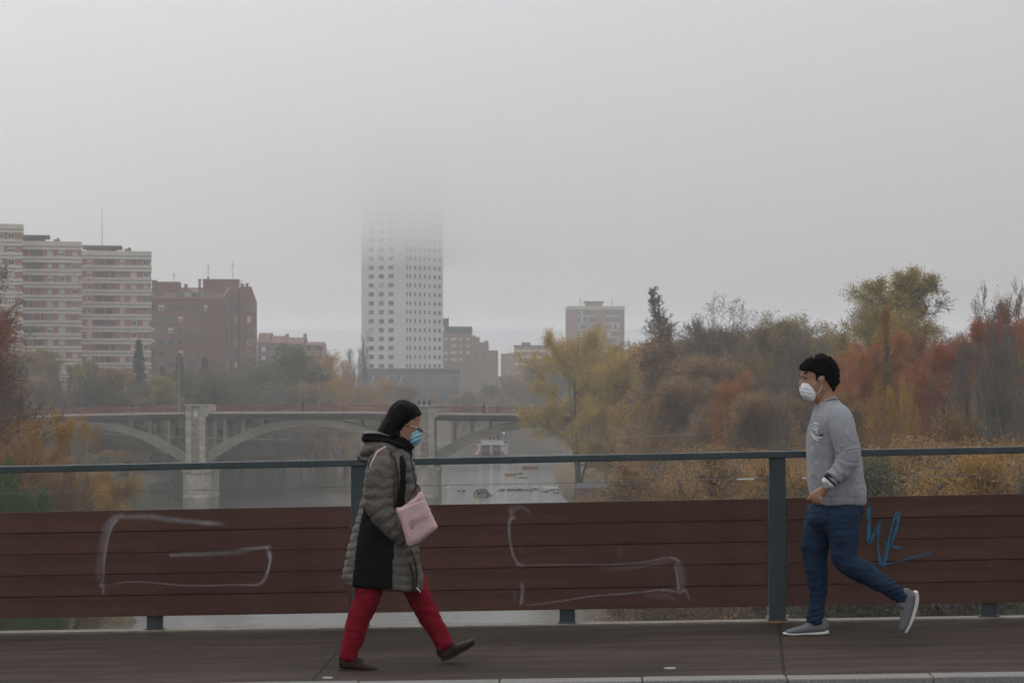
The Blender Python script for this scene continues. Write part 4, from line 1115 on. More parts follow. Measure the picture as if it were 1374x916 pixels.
# masonry courses
def masonry(name, c1, c2, mort):
    m, nt, bsd = _nt(name); N_ = nt.nodes; L_ = nt.links
    tc_ = N_.new('ShaderNodeTexCoord'); sx = N_.new('ShaderNodeSeparateXYZ'); cx = N_.new('ShaderNodeCombineXYZ')
    L_.new(tc_.outputs['Object'], sx.inputs[0]); ad = N_.new('ShaderNodeMath'); ad.operation = 'ADD'
    L_.new(sx.outputs[0], ad.inputs[0]); L_.new(sx.outputs[1], ad.inputs[1]); L_.new(ad.outputs[0], cx.inputs[0]); L_.new(sx.outputs[2], cx.inputs[1])
    bt = N_.new('ShaderNodeTexBrick'); L_.new(cx.outputs[0], bt.inputs[0])
    bt.inputs['Color1'].default_value = (*c1, 1); bt.inputs['Color2'].default_value = (*c2, 1); bt.inputs['Mortar'].default_value = (*mort, 1)
    bt.inputs['Scale'].default_value = 1.0; bt.inputs['Brick Width'].default_value = .9; bt.inputs['Row Height'].default_value = .38; bt.inputs['Mortar Size'].default_value = .03
    nz_ = N_.new('ShaderNodeTexNoise'); nz_.inputs['Scale'].default_value = 1.5; nz_.inputs['Detail'].default_value = 6; L_.new(tc_.outputs['Object'], nz_.inputs[0])
    mr_ = N_.new('ShaderNodeMapRange'); mr_.inputs[1].default_value = .3; mr_.inputs[2].default_value = .7; mr_.inputs[3].default_value = .7; mr_.inputs[4].default_value = 1.25; L_.new(nz_.outputs[0], mr_.inputs[0])
    vm = N_.new('ShaderNodeVectorMath'); vm.operation = 'SCALE'; L_.new(bt.outputs[0], vm.inputs[0]); L_.new(mr_.outputs[0], vm.inputs['Scale']); L_.new(vm.outputs[0], bsd.inputs['Base Color'])
    bsd.inputs['Roughness'].default_value = .9
    return m
mas_l = masonry('masonry_pale', (.50, .46, .38), (.40, .365, .30), (.26, .235, .20))
mas_d = masonry('masonry_brown', (.33, .28, .23), (.25, .215, .18), (.16, .135, .115))
cbr = mat('bridge_concrete', (.235, .215, .172), .9, .2, .8, bump=.3, var2=.2, scale2=.15)
cpale = mat('deck_edge_pale', (.40, .38, .33), .85, .15, 1)
DB = 307.4; sB = DB/F
BR = empty('arch_bridge', at(263, 668, DB), 0, 'old concrete arch bridge on stone piers with a red railing', 'bridge')
BR.location.z = 0; BX = BR.location.x; BY = DB
def bx_(px): return (px-HX)*sB - BX
def bz_(py): return EYE-(py-HY)*sB
def deck_y(px): return float(np.interp(px, [-250, 42, 98, 262, 480, 575, 700, 1100], [568, 558, 556, 553, 552.6, 554.3, 555.6, 561]))
pxs = list(range(-230, 1001, 12))
m = MB(); m2 = MB()
for a, c in zip(pxs[:-1], pxs[1:]):
    xa, xc, za, zc = bx_(a), bx_(c), bz_(deck_y(a)), bz_(deck_y(c))
    def pr_(mb, y0, y1, t0, t1, m_=0): mb.hexa([(xa,y0,za-t1),(xc,y0,zc-t1),(xc,y1,zc-t1),(xa,y1,za-t1),(xa,y0,za-t0),(xc,y0,zc-t0),(xc,y1,zc-t0),(xa,y1,za-t0)], m_)
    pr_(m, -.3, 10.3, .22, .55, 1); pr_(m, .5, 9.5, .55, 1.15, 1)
    pr_(m2, -.45, 10.45, 0, .22)
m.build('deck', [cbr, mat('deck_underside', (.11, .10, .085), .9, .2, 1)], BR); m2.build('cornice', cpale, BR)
def arch(pa, pb, y0, y1, name='arch_rib'):
    """rib from column pa to column pb; mirror of a flat arch, thicker at the feet"""
    m = MB(); n = 28; mid = (pa+pb)/2; hf = (pb-pa)/2
    prev = None
    for i in range(n+1):
        t = -1+2*i/n; px = mid+t*hf
        yc = 567.0 + (deck_y(mid)-552.5)*.8 + 47*abs(t)**2.15
        slope = 47*2.15*abs(t)**1.15/hf*(1 if t > 0 else -1)
        th = (.46+.34*abs(t))*math.hypot(1, slope)
        cur = (bx_(px), bz_(yc)+th, bz_(yc)-th)
        if prev: m.hexa([(prev[0],y0,prev[2]),(cur[0],y0,cur[2]),(cur[0],y1,cur[2]),(prev[0],y1,prev[2]),(prev[0],y0,prev[1]),(cur[0],y0,cur[1]),(cur[0],y1,cur[1]),(prev[0],y1,prev[1])])
        prev = cur
    m.build(name, cbr, BR)
piers = [-44, 263, 570, 877]
for pa, pb in zip(piers[:-1], piers[1:]):
    for (y0, y1) in ((.5, 2.0), (8.0, 9.5)):
        arch(pa+14, pb-14, y0, y1)
        for q in (38, 63, 88, 113):
            for px in (pa+q, pb-q):
                mid = (pa+pb)/2; t = (px-mid)/((pb-pa)/2-14)
                ya = 567.0+47*abs(t)**2.15
                m = MB(); x = bx_(px); m.box(x-.26, x+.26, y0+.15, y1-.15, bz_(ya), bz_(deck_y(px))-1.1)
                m.box(x-.26, x+.26, y0+.1, y1-.1, bz_(deck_y(px))-1.5, bz_(deck_y(px))-1.14)
                if q < 113: m.build('column', cbr, BR)
    for q in (38, 63, 88):
        for px in (pa+q, pb-q):
            m = MB(); x = bx_(px); m.box(x-.2, x+.2, 2.0, 8.0, bz_(deck_y(px))-1.75, bz_(deck_y(px))-1.16); m.build('cross_beam', cbr, BR)
def stadium(x, y0, y1, r, n=10):
    return [(x+r*math.cos(a), y0-(r*.9)*abs(math.sin(a))) for a in [math.pi+math.pi*i/n for i in range(n+1)]] + [(x-r*math.cos(a), y1+(r*.9)*abs(math.sin(a))) for a in [math.pi+math.pi*i/n for i in range(n+1)]]
for px in piers:
    x = bx_(px)
    m = MB(); lv = [(-2, 2.30), (.25, 2.34), (.5, 2.26), (3.75, 2.24), (3.8, 2.42), (4.45, 2.46), (4.75, 2.25), (4.82, 1.9)]
    rings = [[(a, c, z) for a, c in stadium(x, 1.6, 8.8, r)] for z, r in lv]
    n = len(rings[0])
    for i in range(len(rings)-1):
        for k in range(n): m.quad(rings[i][k], rings[i][(k+1) % n], rings[i+1][(k+1) % n], rings[i+1][k])
    m.poly(rings[-1]); ca = m.build('pier_base', stone, BR)
    zd = bz_(deck_y(px))
    m = MB(); m.box(x-1.5, x-.62, -.75, 11, 4.6, zd+1.05); m.box(x+.62, x+1.5, -.75, 11, 4.6, zd+1.05); m.box(x-1.55, x+1.55, -.8, -.3, zd+.2, zd+.45)
    m.build('pier_pilaster', mas_l, BR)
    m = MB(); m.box(x-.62, x+.62, -.6, 10.9, 4.7, zd+1.0); m.build('pier_shaft', mas_d, BR)
    m = MB(); m.box(x-1.75, x+2.1, -.95, 1.2, zd+1.05, zd+1.22); m.box(x+1.5, x+1.95, -.7, 1.0, zd-.6, zd+1.055); m.build('parapet_block', cpale, BR)
m = MB(); x = bx_(263.5); z = bz_(555.5); m.box(x-.34, x+.34, -.66, -.601, z-.4, z+.4); m.build('plaque', frame_w, BR)
# railing: red brown bars and rails on both sides
redr = mat('railing_red', (.21, .065, .055), .7, .15, 2)
for (yy, nm) in ((-.2, 0), (10.2, 1)):
    m = MB()
    x0_, x1_ = bx_(-230), bx_(1000); n = int((x1_-x0_)/.19)
    for i in range(n):
        x = x0_+i*.19; px = (x+BX)/sB+HX; z = bz_(deck_y(px))
        if any(abs(px-p) < 13 for p in piers): continue
        m.box(x-.024, x+.024, yy-.02, yy+.02, z, z+.92)
    for a, c in zip(pxs[:-1], pxs[1:]):
        for h0, h1 in ((.90, .98), (.05, .12)):
            za, zc = bz_(deck_y(a)), bz_(deck_y(c))
            if not any(a-4 < p < c+4 for p in piers): m.hexa([(bx_(a),yy-.03,za+h0),(bx_(c),yy-.03,zc+h0),(bx_(c),yy+.03,zc+h0),(bx_(a),yy+.03,za+h0),(bx_(a),yy-.03,za+h1),(bx_(c),yy-.03,zc+h1),(bx_(c),yy+.03,zc+h1),(bx_(a),yy+.03,za+h1)])
    m.build('railing', redr, BR)
m = MB(); m.box(bx_(892), bx_(1000), .5, 9.5, -1, bz_(561)-1.3); m.build('abutment', mas_l, BR)
m = MB(); m.box(bx_(-230), bx_(-62), .5, 9.5, -1, bz_(561)-1.3); m.build('abutment', mas_l, BR)

# street lamps
def lamp(px, base_py, top, y, label, arms=2, z=None):
    p = at(px, base_py, y); z = p.z if z is None else z; H_ = EYE-(top-HY)*y/F - z
    r = empty('street_lamp', (p.x, y, z), 0, label, 'street lamp', 'tall street lamps in the fog')
    m = MB(); m.tube([(0, 0, 0), (0, 0, .8), (0, 0, H_)], [.11, .09, .05], 8); m.build('pole', antm, r)
    for sgn in ((-1, 1) if arms == 2 else (1,)):
        m = MB(); m.tube([(0, 0, H_-.1), (sgn*.6, 0, H_+.1), (sgn*1.3, 0, H_+.15)], .04, 6); m.build('arm', antm, r)
        m = MB(); m.box(sgn*1.3-.32, sgn*1.3+.32, -.14, .14, H_+.08, H_+.2); m.build('lamp_head', blind2, r)
lamp(240.5, 552, 476, DB+9.2, 'tall lamp pole on the bridge just left of the stone pier')
lamp(428.5, 552, 500, DB+9.2, 'lamp pole on the bridge beside the second walker from the pier', 1)
lamp(443, 545, 470, 540, 'hazy double lamp right of the low brick flats')
lamp(617, 552, 480, 560, 'hazy lamp pole below the stepped brick flats', 1)
lamp(655, 552, 486, 590, 'faint lamp pole above the walking couple', 1)

# ================================================================== on and beside the water
def wd(py): return EYE*F/(py-HY)
red_ = mat('paint_red', (.30, .045, .04), .5, .1, 3); yel = mat('paint_yellow', (.55, .36, .04), .5, .1, 3); grn = mat('paint_green', (.05, .22, .12), .5, .1, 3); wht = mat('paint_white', (.68, .68, .66), .5, .08, 3); blk = mat('rubber_black', (.02, .02, .02), .8, .2, 4); blu = mat('paint_blue', (.05, .12, .28), .5, .1, 3); gry = mat('raft_grey', (.22, .21, .18), .8, .3, 3)
# boat house: a paddle steamer moored stern on
yb = wd(612.5); sb = yb/F
bh = empty('paddle_steamer', ((660-HX)*sb, yb, 0), 0, 'white and red two deck paddle steamer moored beyond the arch bridge', 'steamer')
u_ = lambda px: (px-660)*sb
vz = lambda py: (612.5-py)*sb
m = MB(); m.box(u_(637), u_(682), 0, 24, -.3, .55); m.build('hull', red_, bh)
m = MB()
m.box(u_(641), u_(681), 1.2, 23, .56, vz(597))
m.build('cabin', wht, bh)
for a in (646.5, 661.5):
    m = MB(); m.tube([(u_(a), .75, vz(605)), (u_(a+10), .75, vz(605))], 1.25, 14)
    for k in range(8):
        an = k*math.pi/4; m.bar((u_(a), .75+1.3*math.cos(an), vz(605)+1.3*math.sin(an)), (u_(a+10), .75+1.3*math.cos(an), vz(605)+1.3*math.sin(an)), .22, .08)
    m.build('paddle_wheel', mat('paddle_maroon', (.12, .035, .04), .7, .3, 2), bh)
for a in (641.5, 658, 673.5, 678):
    m = MB(); m.box(u_(a), u_(a+2.6), .1, .5, .56, vz(598)); m.build('column', wht, bh)
for a in (642, 672): 
    m = MB(); m.box(u_(a), u_(a+4.5), -.05, .09, .7, vz(606)); m.build('red_panel', red_, bh)
m = MB(); m.box(u_(640), u_(682), -.1, 23.5, vz(596.8), vz(595.8)); m.build('deck_floor', wht, bh)
m = MB(); m.box(u_(646.5), u_(675.5), .0, .25, vz(595.7), vz(590)); 
m.build('sign_board', wht, bh)
m = MB(); m.box(u_(648), u_(674), -.03, -.001, vz(592.6), vz(592.1)); m.build('sign_line', antm, bh)
m = MB(); m.box(u_(644), u_(678), 3, 20, vz(595.7), vz(584)); m.build('upper_cabin', mat('upper_cabin', (.33, .27, .24), .7, .3, 1), bh)
for a in (650, 656, 662, 668):
    m = MB(); m.box(u_(a), u_(a+3), 2.85, 2.99, vz(590), vz(585)); m.build('window', [rnb.choice([red_, pane_d])], bh)
m = MB(); n = 12
for i in range(n):
    t0, t1 = i/n, (i+1)/n; f_ = lambda t: vz(582.5-3.2*math.sin(math.pi*t)); xa, xc = u_(644+34*t0), u_(644+34*t1)
    m.hexa([(xa,-.2,f_(t0)),(xc,-.2,f_(t1)),(xc,21,f_(t1)),(xa,21,f_(t0)),(xa,-.2,f_(t0)+.22),(xc,-.2,f_(t1)+.22),(xc,21,f_(t1)+.22),(xa,21,f_(t0)+.22)])
m.build('roof', wht, bh)
for a in (643.5, 678.5):
    m = MB(); m.tube([(u_(a), .8, vz(595.7)), (u_(a), .8, vz(580)), (u_(a), .8, vz(579.5))], [.2, .2, .34], 10); m.build('funnel', blk, bh)
for a in (647, 653, 659, 665, 671, 676): 
    m = MB(); m.tube([(u_(a), .3, vz(590)), (u_(a), .3, vz(582))], .05, 5); m.build('stanchion', wht, bh)
for a in (641, 679):
    m = MB(); m.box(u_(a), u_(a+3), .2, .6, vz(595.5), vz(589)); m.build('lantern_box', red_, bh)

def canoe(px, py, L_, rz, mats_, label, beam=.8):
    y = wd(py); r = MB(); n = 14; secs = []
    for i in range(n+1):
        t = -1+2*i/n; w_ = beam/2*(1-abs(t)**2.4)+.02; sh = .18*abs(t)**3
        secs.append([(t*L_/2, -w_, .38+sh), (t*L_/2, -w_*.8, .05+sh*.6), (t*L_/2, 0, -.08+sh*.5), (t*L_/2, w_*.8, .05+sh*.6), (t*L_/2, w_, .38+sh), (t*L_/2, w_*.8, .33+sh), (t*L_/2, 0, .16+sh), (t*L_/2, -w_*.8, .33+sh)])
    for i in range(n):
        for k in range(8): r.quad(secs[i][k], secs[i+1][k], secs[i+1][(k+1) % 8], secs[i][(k+1) % 8], (0 if i < n/2 else len(mats_)-1))
    r.poly(secs[0]); r.poly(list(reversed(secs[-1])))
    o = empty('canoe', ((px-HX)*y/F, y, .02), rz, label, 'canoe', 'boats on the river')
    r.build('hull', mats_, o, smooth=True)
    for t in (-.3, .3):
        m = MB(); m.box(t*L_/2-.12, t*L_/2+.12, -beam*.42, beam*.42, .32, .36); m.build('seat', mats_[0], o)
canoe(712, 628, 3.4, .1, [red_], 'red canoe beside the golden tree trunks', .9)
canoe(689, 637, 3.6, .25, [yel, grn], 'yellow and green canoe on the open water', .9)
canoe(701, 640.5, 2.2, -.3, [wht], 'small white boat behind the yellow and green canoe', 1.0)
canoe(683, 621.8, 2.0, .1, [wht, yel], 'tiny white and yellow boat close under the handrail', .8)
# raft of tyres
y = wd(665); rf = empty('raft', ((647-HX)*y/F, y, 0), .15, 'floating grey raft heaped with black tyres', 'raft')
m = MB()
for k in range(6): m.box(-1.5, 1.6, -1.0+k*.34, -1.0+k*.34+.28, .12, .22)
m.build('planks', gry, rf)
for (x, yy) in ((-.9, 0), (.9, 0)):
    m = MB(); m.tube([(x, -1.1, .06), (x, 1.1, .06)], .16, 10); m.build('float', gry, rf)
def torus(mb, c, R_, r_, tilt, n=16, k=8, m_=0):
    M = Matrix.Rotation(tilt, 3, 'X'); b0 = len(mb.v)
    for i in range(n):
        a = 2*math.pi*i/n
        for j in range(k):
            q = 2*math.pi*j/k; p = M @ Vector(((R_+r_*math.cos(q))*math.cos(a), (R_+r_*math.cos(q))*math.sin(a), r_*math.sin(q)))
            mb.v.append(tuple(p+Vector(c)))
    for i in range(n):
        for j in range(k):
            mb.f.append((b0+i*k+j, b0+((i+1) % n)*k+j, b0+((i+1) % n)*k+(j+1) % k, b0+i*k+(j+1) % k)); mb.m.append(m_)
for (x, yy, z, tl) in ((-.9, -.3, .5, 1.2), (-.45, -.1, .75, .9), (.1, -.2, .8, 1.3), (.5, .1, .7, 1.0), (-.2, -.5, .45, .4), (.85, -.3, .4, .2)):
    m = MB(); torus(m, (0, 0, 0), .3, .12, tl); o = m.build('tyre', blk, loc=(rf.location.x+x, rf.location.y+yy, z)); 
    tag(o, 'black tyre %s on the grey raft' % {-.9: 'leaning at the left end', -.45: 'second from the left, upright', .1: 'standing highest', .5: 'right of the highest one', -.2: 'lying in front', .85: 'lying at the right end'}[x], 'tyre', 'tyres on the raft')
def buoy(px, py, m_, label, r_=.3):
    y = wd(py); m = MB(); m.ball((0, 0, r_*.4), r_, r_, r_, 8); m.lathe([(r_*.25, r_*1.2), (r_*.25, r_*1.6), (.02, r_*1.7)], n=8, m=1)
    tag(m.build('buoy', [m_, antm], loc=((px-HX)*y/F, y, 0), smooth=True), label, 'buoy', 'buoys on the river')
buoy(639, 667, yel, 'yellow buoy touching the left side of the grey raft', .32)
buoy(589, 637, yel, 'yellow buoy beside the blue drum near the second pier', .36)
y = wd(640); m = MB(); m.lathe([(.42, -.2), (.45, .0), (.42, .35), (.45, .4), (.42, .75), (.2, .8)], n=14)
tag(m.build('drum', blu, loc=((581.5-HX)*y/F, y, 0), smooth=True), 'blue floating drum near the second pier', 'drum')
# geese, gulls and ducks
whb = mat('feather_white', (.66, .65, .62), .8, .08, 5); dkb = mat('feather_brown', (.07, .055, .045), .8, .3, 8)
def bird_mesh(m_, s_=1.0, neck=1.0):
    m = MB()
    m.tube([(-.42*s_, 0, .22*s_), (-.36*s_, 0, .19*s_), (-.18*s_, 0, .15*s_), (.05*s_, 0, .15*s_), (.24*s_, 0, .18*s_), (.33*s_, 0, .26*s_), (.36*s_, 0, (.26+.16*neck)*s_), (.37*s_, 0, (.28+.26*neck)*s_), (.42*s_, 0, (.31+.28*neck)*s_), (.50*s_, 0, (.29+.27*neck)*s_)], [.02*s_, .07*s_, .16*s_, .19*s_, .14*s_, .075*s_, .05*s_, .055*s_, .05*s_, .015*s_], 8)
    return m.mesh('bird', m_, smooth=True)
gm = bird_mesh(whb, 1.35, 1.2); dm = bird_mesh(dkb, .75, .5); sm_ = bird_mesh(whb, .9, .5)
gps = [(719, 656, 'largest white goose apart on the left of the flock'), (729.5, 656.5, 'first goose in the white flock'), (733, 655.5, 'second goose in the white flock'), (736, 657.5, 'goose low in the left half of the white flock'), (738.5, 655, 'goose in the middle of the white flock'), (741, 657, 'goose below the middle of the white flock'), (744, 655.8, 'goose in the right half of the white flock'), (747, 657, 'rightmost goose of the white flock near the trunk'), (746, 661, 'goose swimming just below the flock'), (731, 659.5, 'goose nearest the open water under the flock')]
for i, (px, py, lb) in enumerate(gps):
    y = wd(py); o = link('goose', gm, None, ((px-HX)*y/F, y, -.05), (0, 0, rnb.choice((0, 3.1))+rnb.uniform(-.6, .6))); tag(o, lb, 'goose', 'white geese by the golden tree')
for (px, py, lb) in ((696, 653.5, 'white gull left of the geese over the duck line'), (706, 652, 'white gull between the other gull and the geese'), (591, 654, 'white gull floating near the second pier'), (601, 655, 'white gull second from the pier'), (668, 658, 'white gull leading the ducks')):
    y = wd(py); o = link('gull', sm_, None, ((px-HX)*y/F, y, -.04), (0, 0, rnb.uniform(0, 6))); tag(o, lb, 'gull', 'gulls on the river')
dps = [672, 675.5, 682, 685, 688.5, 691, 694.5, 698, 702, 707, 712, 616, 622]
ow = ['first', 'second', 'third', 'fourth', 'fifth', 'sixth', 'seventh', 'eighth', 'ninth', 'tenth', 'last']
for i, px in enumerate(dps):
    py = 657.5 if i < 11 else 655+i*.3; y = wd(py); o = link('duck', dm, None, ((px-HX)*y/F, y, -.03), (0, 0, rnb.uniform(-.5, .5)))
    tag(o, ('%s dark duck in the line swimming towards the geese' % ow[i]) if i < 11 else ('lone dark duck %s of the raft' % ('far left' if i == 11 else 'just left')), 'duck', 'ducks on the river')
# hut on the shore
yh = 284; sh_ = yh/F
hx = (799-HX)*sh_; hz = float(ground_z(hx, yh))
hu = empty('hut', (hx, yh, hz), 0, 'low red brick hut with a dark open front on the right shore', 'hut'); hu.scale = (.8, .8, .95)
m = MB(); m.box(-3.2, -.9, 0, 4, -.5, 2.1); m.box(-.9, 2.2, 2.5, 4, -.5, 2.1); m.box(2.0, 2.2, 0, 2.5, -.5, 2.1); m.build('wall', brick_d, hu)
m = MB(); m.hexa([(-3.5,-.4,2.1),(2.5,-.4,2.1),(2.5,4.3,2.1),(-3.5,4.3,2.1),(-3.3,1.7,2.75),(2.3,1.7,2.75),(2.3,2.2,2.75),(-3.3,2.2,2.75)]); m.build('roof', roof_g, hu)
for x in (-.85, .6, 1.9): m = MB(); m.box(x-.07, x+.07, -.08, .06, -.3, 2.1); m.build('post', blind2, hu)
m = MB(); m.box(-.75, .5, 1.0, 1.1, 0, 1.0); m.build('counter', shade_, hu)
# sagging cables over the river
for (pts, y, lab, r_) in (([(40, 576), (200, 585), (400, 591), (600, 592), (800, 588), (900, 584), (1030, 577), (1120, 570)], 190, 'pale cable sagging across the river, lower of two', .028), ([(100, 566), (300, 575), (520, 580), (740, 577.5), (900, 572), (1110, 562)], 200, 'thin cable sagging across the river, upper of two', .016)):
    P_ = []
    for i in range(len(pts)-1):
        for k in range(6): t = k/6; P_.append((pts[i][0]*(1-t)+pts[i+1][0]*t, pts[i][1]*(1-t)+pts[i+1][1]*t))
    P_.append(pts[-1])
    ys_ = [p[1] for p in P_]
    for _ in range(12): ys_ = [ys_[0]] + [(ys_[i-1]+ys_[i]*2+ys_[i+1])/4 for i in range(1, len(ys_)-1)] + [ys_[-1]]
    m = MB(); m.tube([at(p[0], q, y) for p, q in zip(P_, ys_)], r_, 5)
    tag(m.build('cable', mat('cable_pale', (.30, .30, .28), .6, .1), origin=tuple(at(*pts[0], y))), lab, 'cable', 'cables over the river')
# small lanterns on the second pier cap
zd = bz_(deck_y(570))
for dx in (-.9, -.1, .7):
    m = MB(); m.lathe([(.16, 0), (.10, .1), (.2, .3), (.24, .62), (.10, .78), (.03, .95)], (bx_(570)+dx, -.4, zd+1.22), n=8); m.build('urn', shade_, BR)
# ================================================================== people
def crom(P, n):
    """smooth resampling of a list of tuples"""
    out = []
    for i in range(len(P)-1):
        p0, p1, p2, p3 = P[max(i-1, 0)], P[i], P[i+1], P[min(i+2, len(P)-1)]
        for k in range(n):
            t = k/n
            out.append(tuple(.5*((2*b)+(-a+c)*t+(2*a-5*b+4*c-d)*t*t+(-a+3*b-3*c+d)*t**3) for a, b, c, d in zip(p0, p1, p2, p3)))
    out.append(tuple(P[-1]))
    return out

class Fig:
    """a figure read off the photo: positions in photo pixels at depth D, thickness in pixels, off = metres nearer (-) or farther (+)"""
    def __init__(s, D, root): s.D = D; s.root = Vector(root); s.k = D/F
    def P(s, px, py, off=0.0):
        return at(px, py, s.D) + Vector((0, off, 0)) - s.root
    def limb(s, mb, path, seg=20, n=5, cap=True, sq=2.0):
        """path of (px, py, off, half width px, half depth px)"""
        pts = crom([tuple(map(float, p)) for p in path], n)
        C = [s.P(p[0], p[1], p[2]) for p in pts]
        rings = []
        for i, p in enumerate(pts):
            t = (C[min(i+1, len(C)-1)]-C[max(i-1, 0)]).normalized()
            y = Vector((0, 1, 0)); y = (y - t*y.dot(t))
            if y.length < 1e-3: y = Vector((1, 0, 0))
            y.normalize(); x = t.cross(y).normalized()
            rw, rd = max(p[3], .3)*s.k, max(p[4], .3)*s.k
            ring = []
            for j in range(seg):
                a = 2*math.pi*j/seg; c, d = math.cos(a), math.sin(a)
                e = 2.0/sq
                ring.append(C[i] + x*(rw*math.copysign(abs(c)**e, c)) + y*(rd*math.copysign(abs(d)**e, d)))
            rings.append((ring, C[i], t, min(rw, rd)))
        if cap:
            def dome(rg, sgn):
                ring, c, t, r = rg; o = []
                for f, h in ((.87, .35), (.6, .62), (.25, .78)):
                    o.append([c+(q-c)*f + t*sgn*h*r*.8 for q in ring])
                return o
            a = dome(rings[0], -1); b = dome(rings[-1], 1)
            rl = list(reversed(a)) + [r[0] for r in rings] + b
        else: rl = [r[0] for r in rings]
        b0 = len(mb.v)
        for r in rl: mb.v += [tuple(q) for q in r]
        for i in range(len(rl)-1):
            for j in range(seg):
                j2 = (j+1) % seg; mb.f.append((b0+i*seg+j, b0+i*seg+j2, b0+(i+1)*seg+j2, b0+(i+1)*seg+j)); mb.m.append(0)
        mb.f.append(tuple(b0+j for j in reversed(range(seg)))); mb.m.append(0)
        e = b0+(len(rl)-1)*seg; mb.f.append(tuple(e+j for j in range(seg))); mb.m.append(0)
        return mb
    def slices(s, mb, tab, off=0.0, seg=28, n=4, sq=2.2):
        """stack of level slices: (py, left px, right px, half depth px)"""
        pts = crom([tuple(map(float, t)) for t in tab], n)
        y0, l, r, d = pts[0]; w0 = min((r-l)/2, d)
        y1, l1, r1, d1 = pts[-1]; w1 = min((r1-l1)/2, d1)
        top = [(y0-w0*.30, .35), (y0-w0*.22, .65), (y0-w0*.10, .88)]; bot = [(y1+w1*.04, .93), (y1+w1*.06, .7)]
        full = [(y, (l+r)/2, (r-l)/2*f, d*f) for y, f in top] + [(q[0], (q[1]+q[2])/2, (q[2]-q[1])/2, q[3]) for q in pts] + [(y, (l1+r1)/2, (r1-l1)/2*f, d1*f) for y, f in bot]
        b0 = len(mb.v); e = 2.0/sq
        for (y, cx, rx, rd) in full:
            c = s.P(cx, y, off)
            for j in range(seg):
                a = 2*math.pi*j/seg; q, w_ = math.cos(a), math.sin(a)
                mb.v.append(tuple(c + Vector((rx*s.k*math.copysign(abs(q)**e, q), rd*s.k*math.copysign(abs(w_)**e, w_), 0))))
        for i in range(len(full)-1):
            for j in range(seg):
                j2 = (j+1) % seg; mb.f.append((b0+i*seg+j, b0+(i+1)*seg+j, b0+(i+1)*seg+j2, b0+i*seg+j2)); mb.m.append(0)
        mb.f.append(tuple(b0+j for j in range(seg))); mb.m.append(0)
        q = b0+(len(full)-1)*seg; mb.f.append(tuple(q+j for j in reversed(range(seg)))); mb.m.append(0)
        return mb
    def ball(s, mb, px, py, off, rx, rz, ry):
        c = s.P(px, py, off); mb.ball(c, rx*s.k, ry*s.k, rz*s.k, 10); return mb
    def uv(s, co):
        """photo position of a local vertex (as if on the figure's own plane)"""
        w_ = co + s.root; d = w_.y
        return (w_.x*F/d+HX, HY-(w_.z-EYE)*F/d)

def fuse(mb, name, mats, parent, vox=.008, smooth=4, disp=None, mfun=None, loc=(0, 0, 0), fac=.5, post=None):
    """union of closed shapes into one skin, softened, then displaced (folds, quilting)"""
    tmp = bpy.data.meshes.new('tmp'); tmp.from_pydata(mb.v, [], mb.f); tmp.update()
    bm = bmesh.new(); bm.from_mesh(tmp); bmesh.ops.recalc_face_normals(bm, faces=bm.faces); bm.to_mesh(tmp); bm.free()
    o = bpy.data.objects.new('tmp', tmp); COL.objects.link(o)
    r = o.modifiers.new('r', 'REMESH'); r.mode = 'VOXEL'; r.voxel_size = vox
    if smooth:
        sm = o.modifiers.new('s', 'SMOOTH'); sm.factor = fac; sm.iterations = smooth
    dg = bpy.context.evaluated_depsgraph_get(); dg.update()
    me = bpy.data.meshes.new_from_object(o.evaluated_get(dg))
    bpy.data.objects.remove(o); bpy.data.meshes.remove(tmp)
    me.name = name
    if disp:
        nr = [v.normal.copy() for v in me.vertices]
        for v, n_ in zip(me.vertices, nr): v.co = v.co + n_*disp(v.co, n_)
    if post:
        for v in me.vertices: v.co = post(v.co)
    me.materials.clear()
    for mt in (mats if isinstance(mats, (list, tuple)) else [mats]): me.materials.append(mt)
    for p in me.polygons:
        p.use_smooth = True
        p.material_index = mfun(p.center, p.normal) if mfun else 0
    me.update()
    return link(name, me, parent, loc)
def inpoly(x, y, P):
    c = False; j = len(P)-1
    for i in range(len(P)):
        if (P[i][1] > y) != (P[j][1] > y) and x < (P[j][0]-P[i][0])*(y-P[i][1])/(P[j][1]-P[i][1])+P[i][0]: c = not c
        j = i
    return c
def fabric(name, col, rough=.85, scale=60, var=.12, bump=.2, sheen=.2, **k): return mat(name, col, rough, var, scale, bump=bump, sheen=sheen*.4, spec=.12, wr=.55 if k.pop('wr', 1) else 0, **k)
skin = mat('skin', (.33, .165, .105), .55, .08, 30, bump=.05, spec=.4)
skin_d = mat('skin_woman', (.33, .165, .11), .55, .08, 30, spec=.4)  # skin tone of the woman's whole body
hairm = mat('hair_black', (.0032, .0026, .0026), .5, .4, 60, bump=.5, bscale=140, stretch=(1, 1, .12), spec=.05)
hairm2 = mat('hair_black_short', (.0045, .0036, .0034), .75, .5, 120, bump=.9, bscale=220, spec=.1)
ripple = lambda c, f, s_: mn.noise(Vector(c)*f+Vector((s_, s_, s_)))

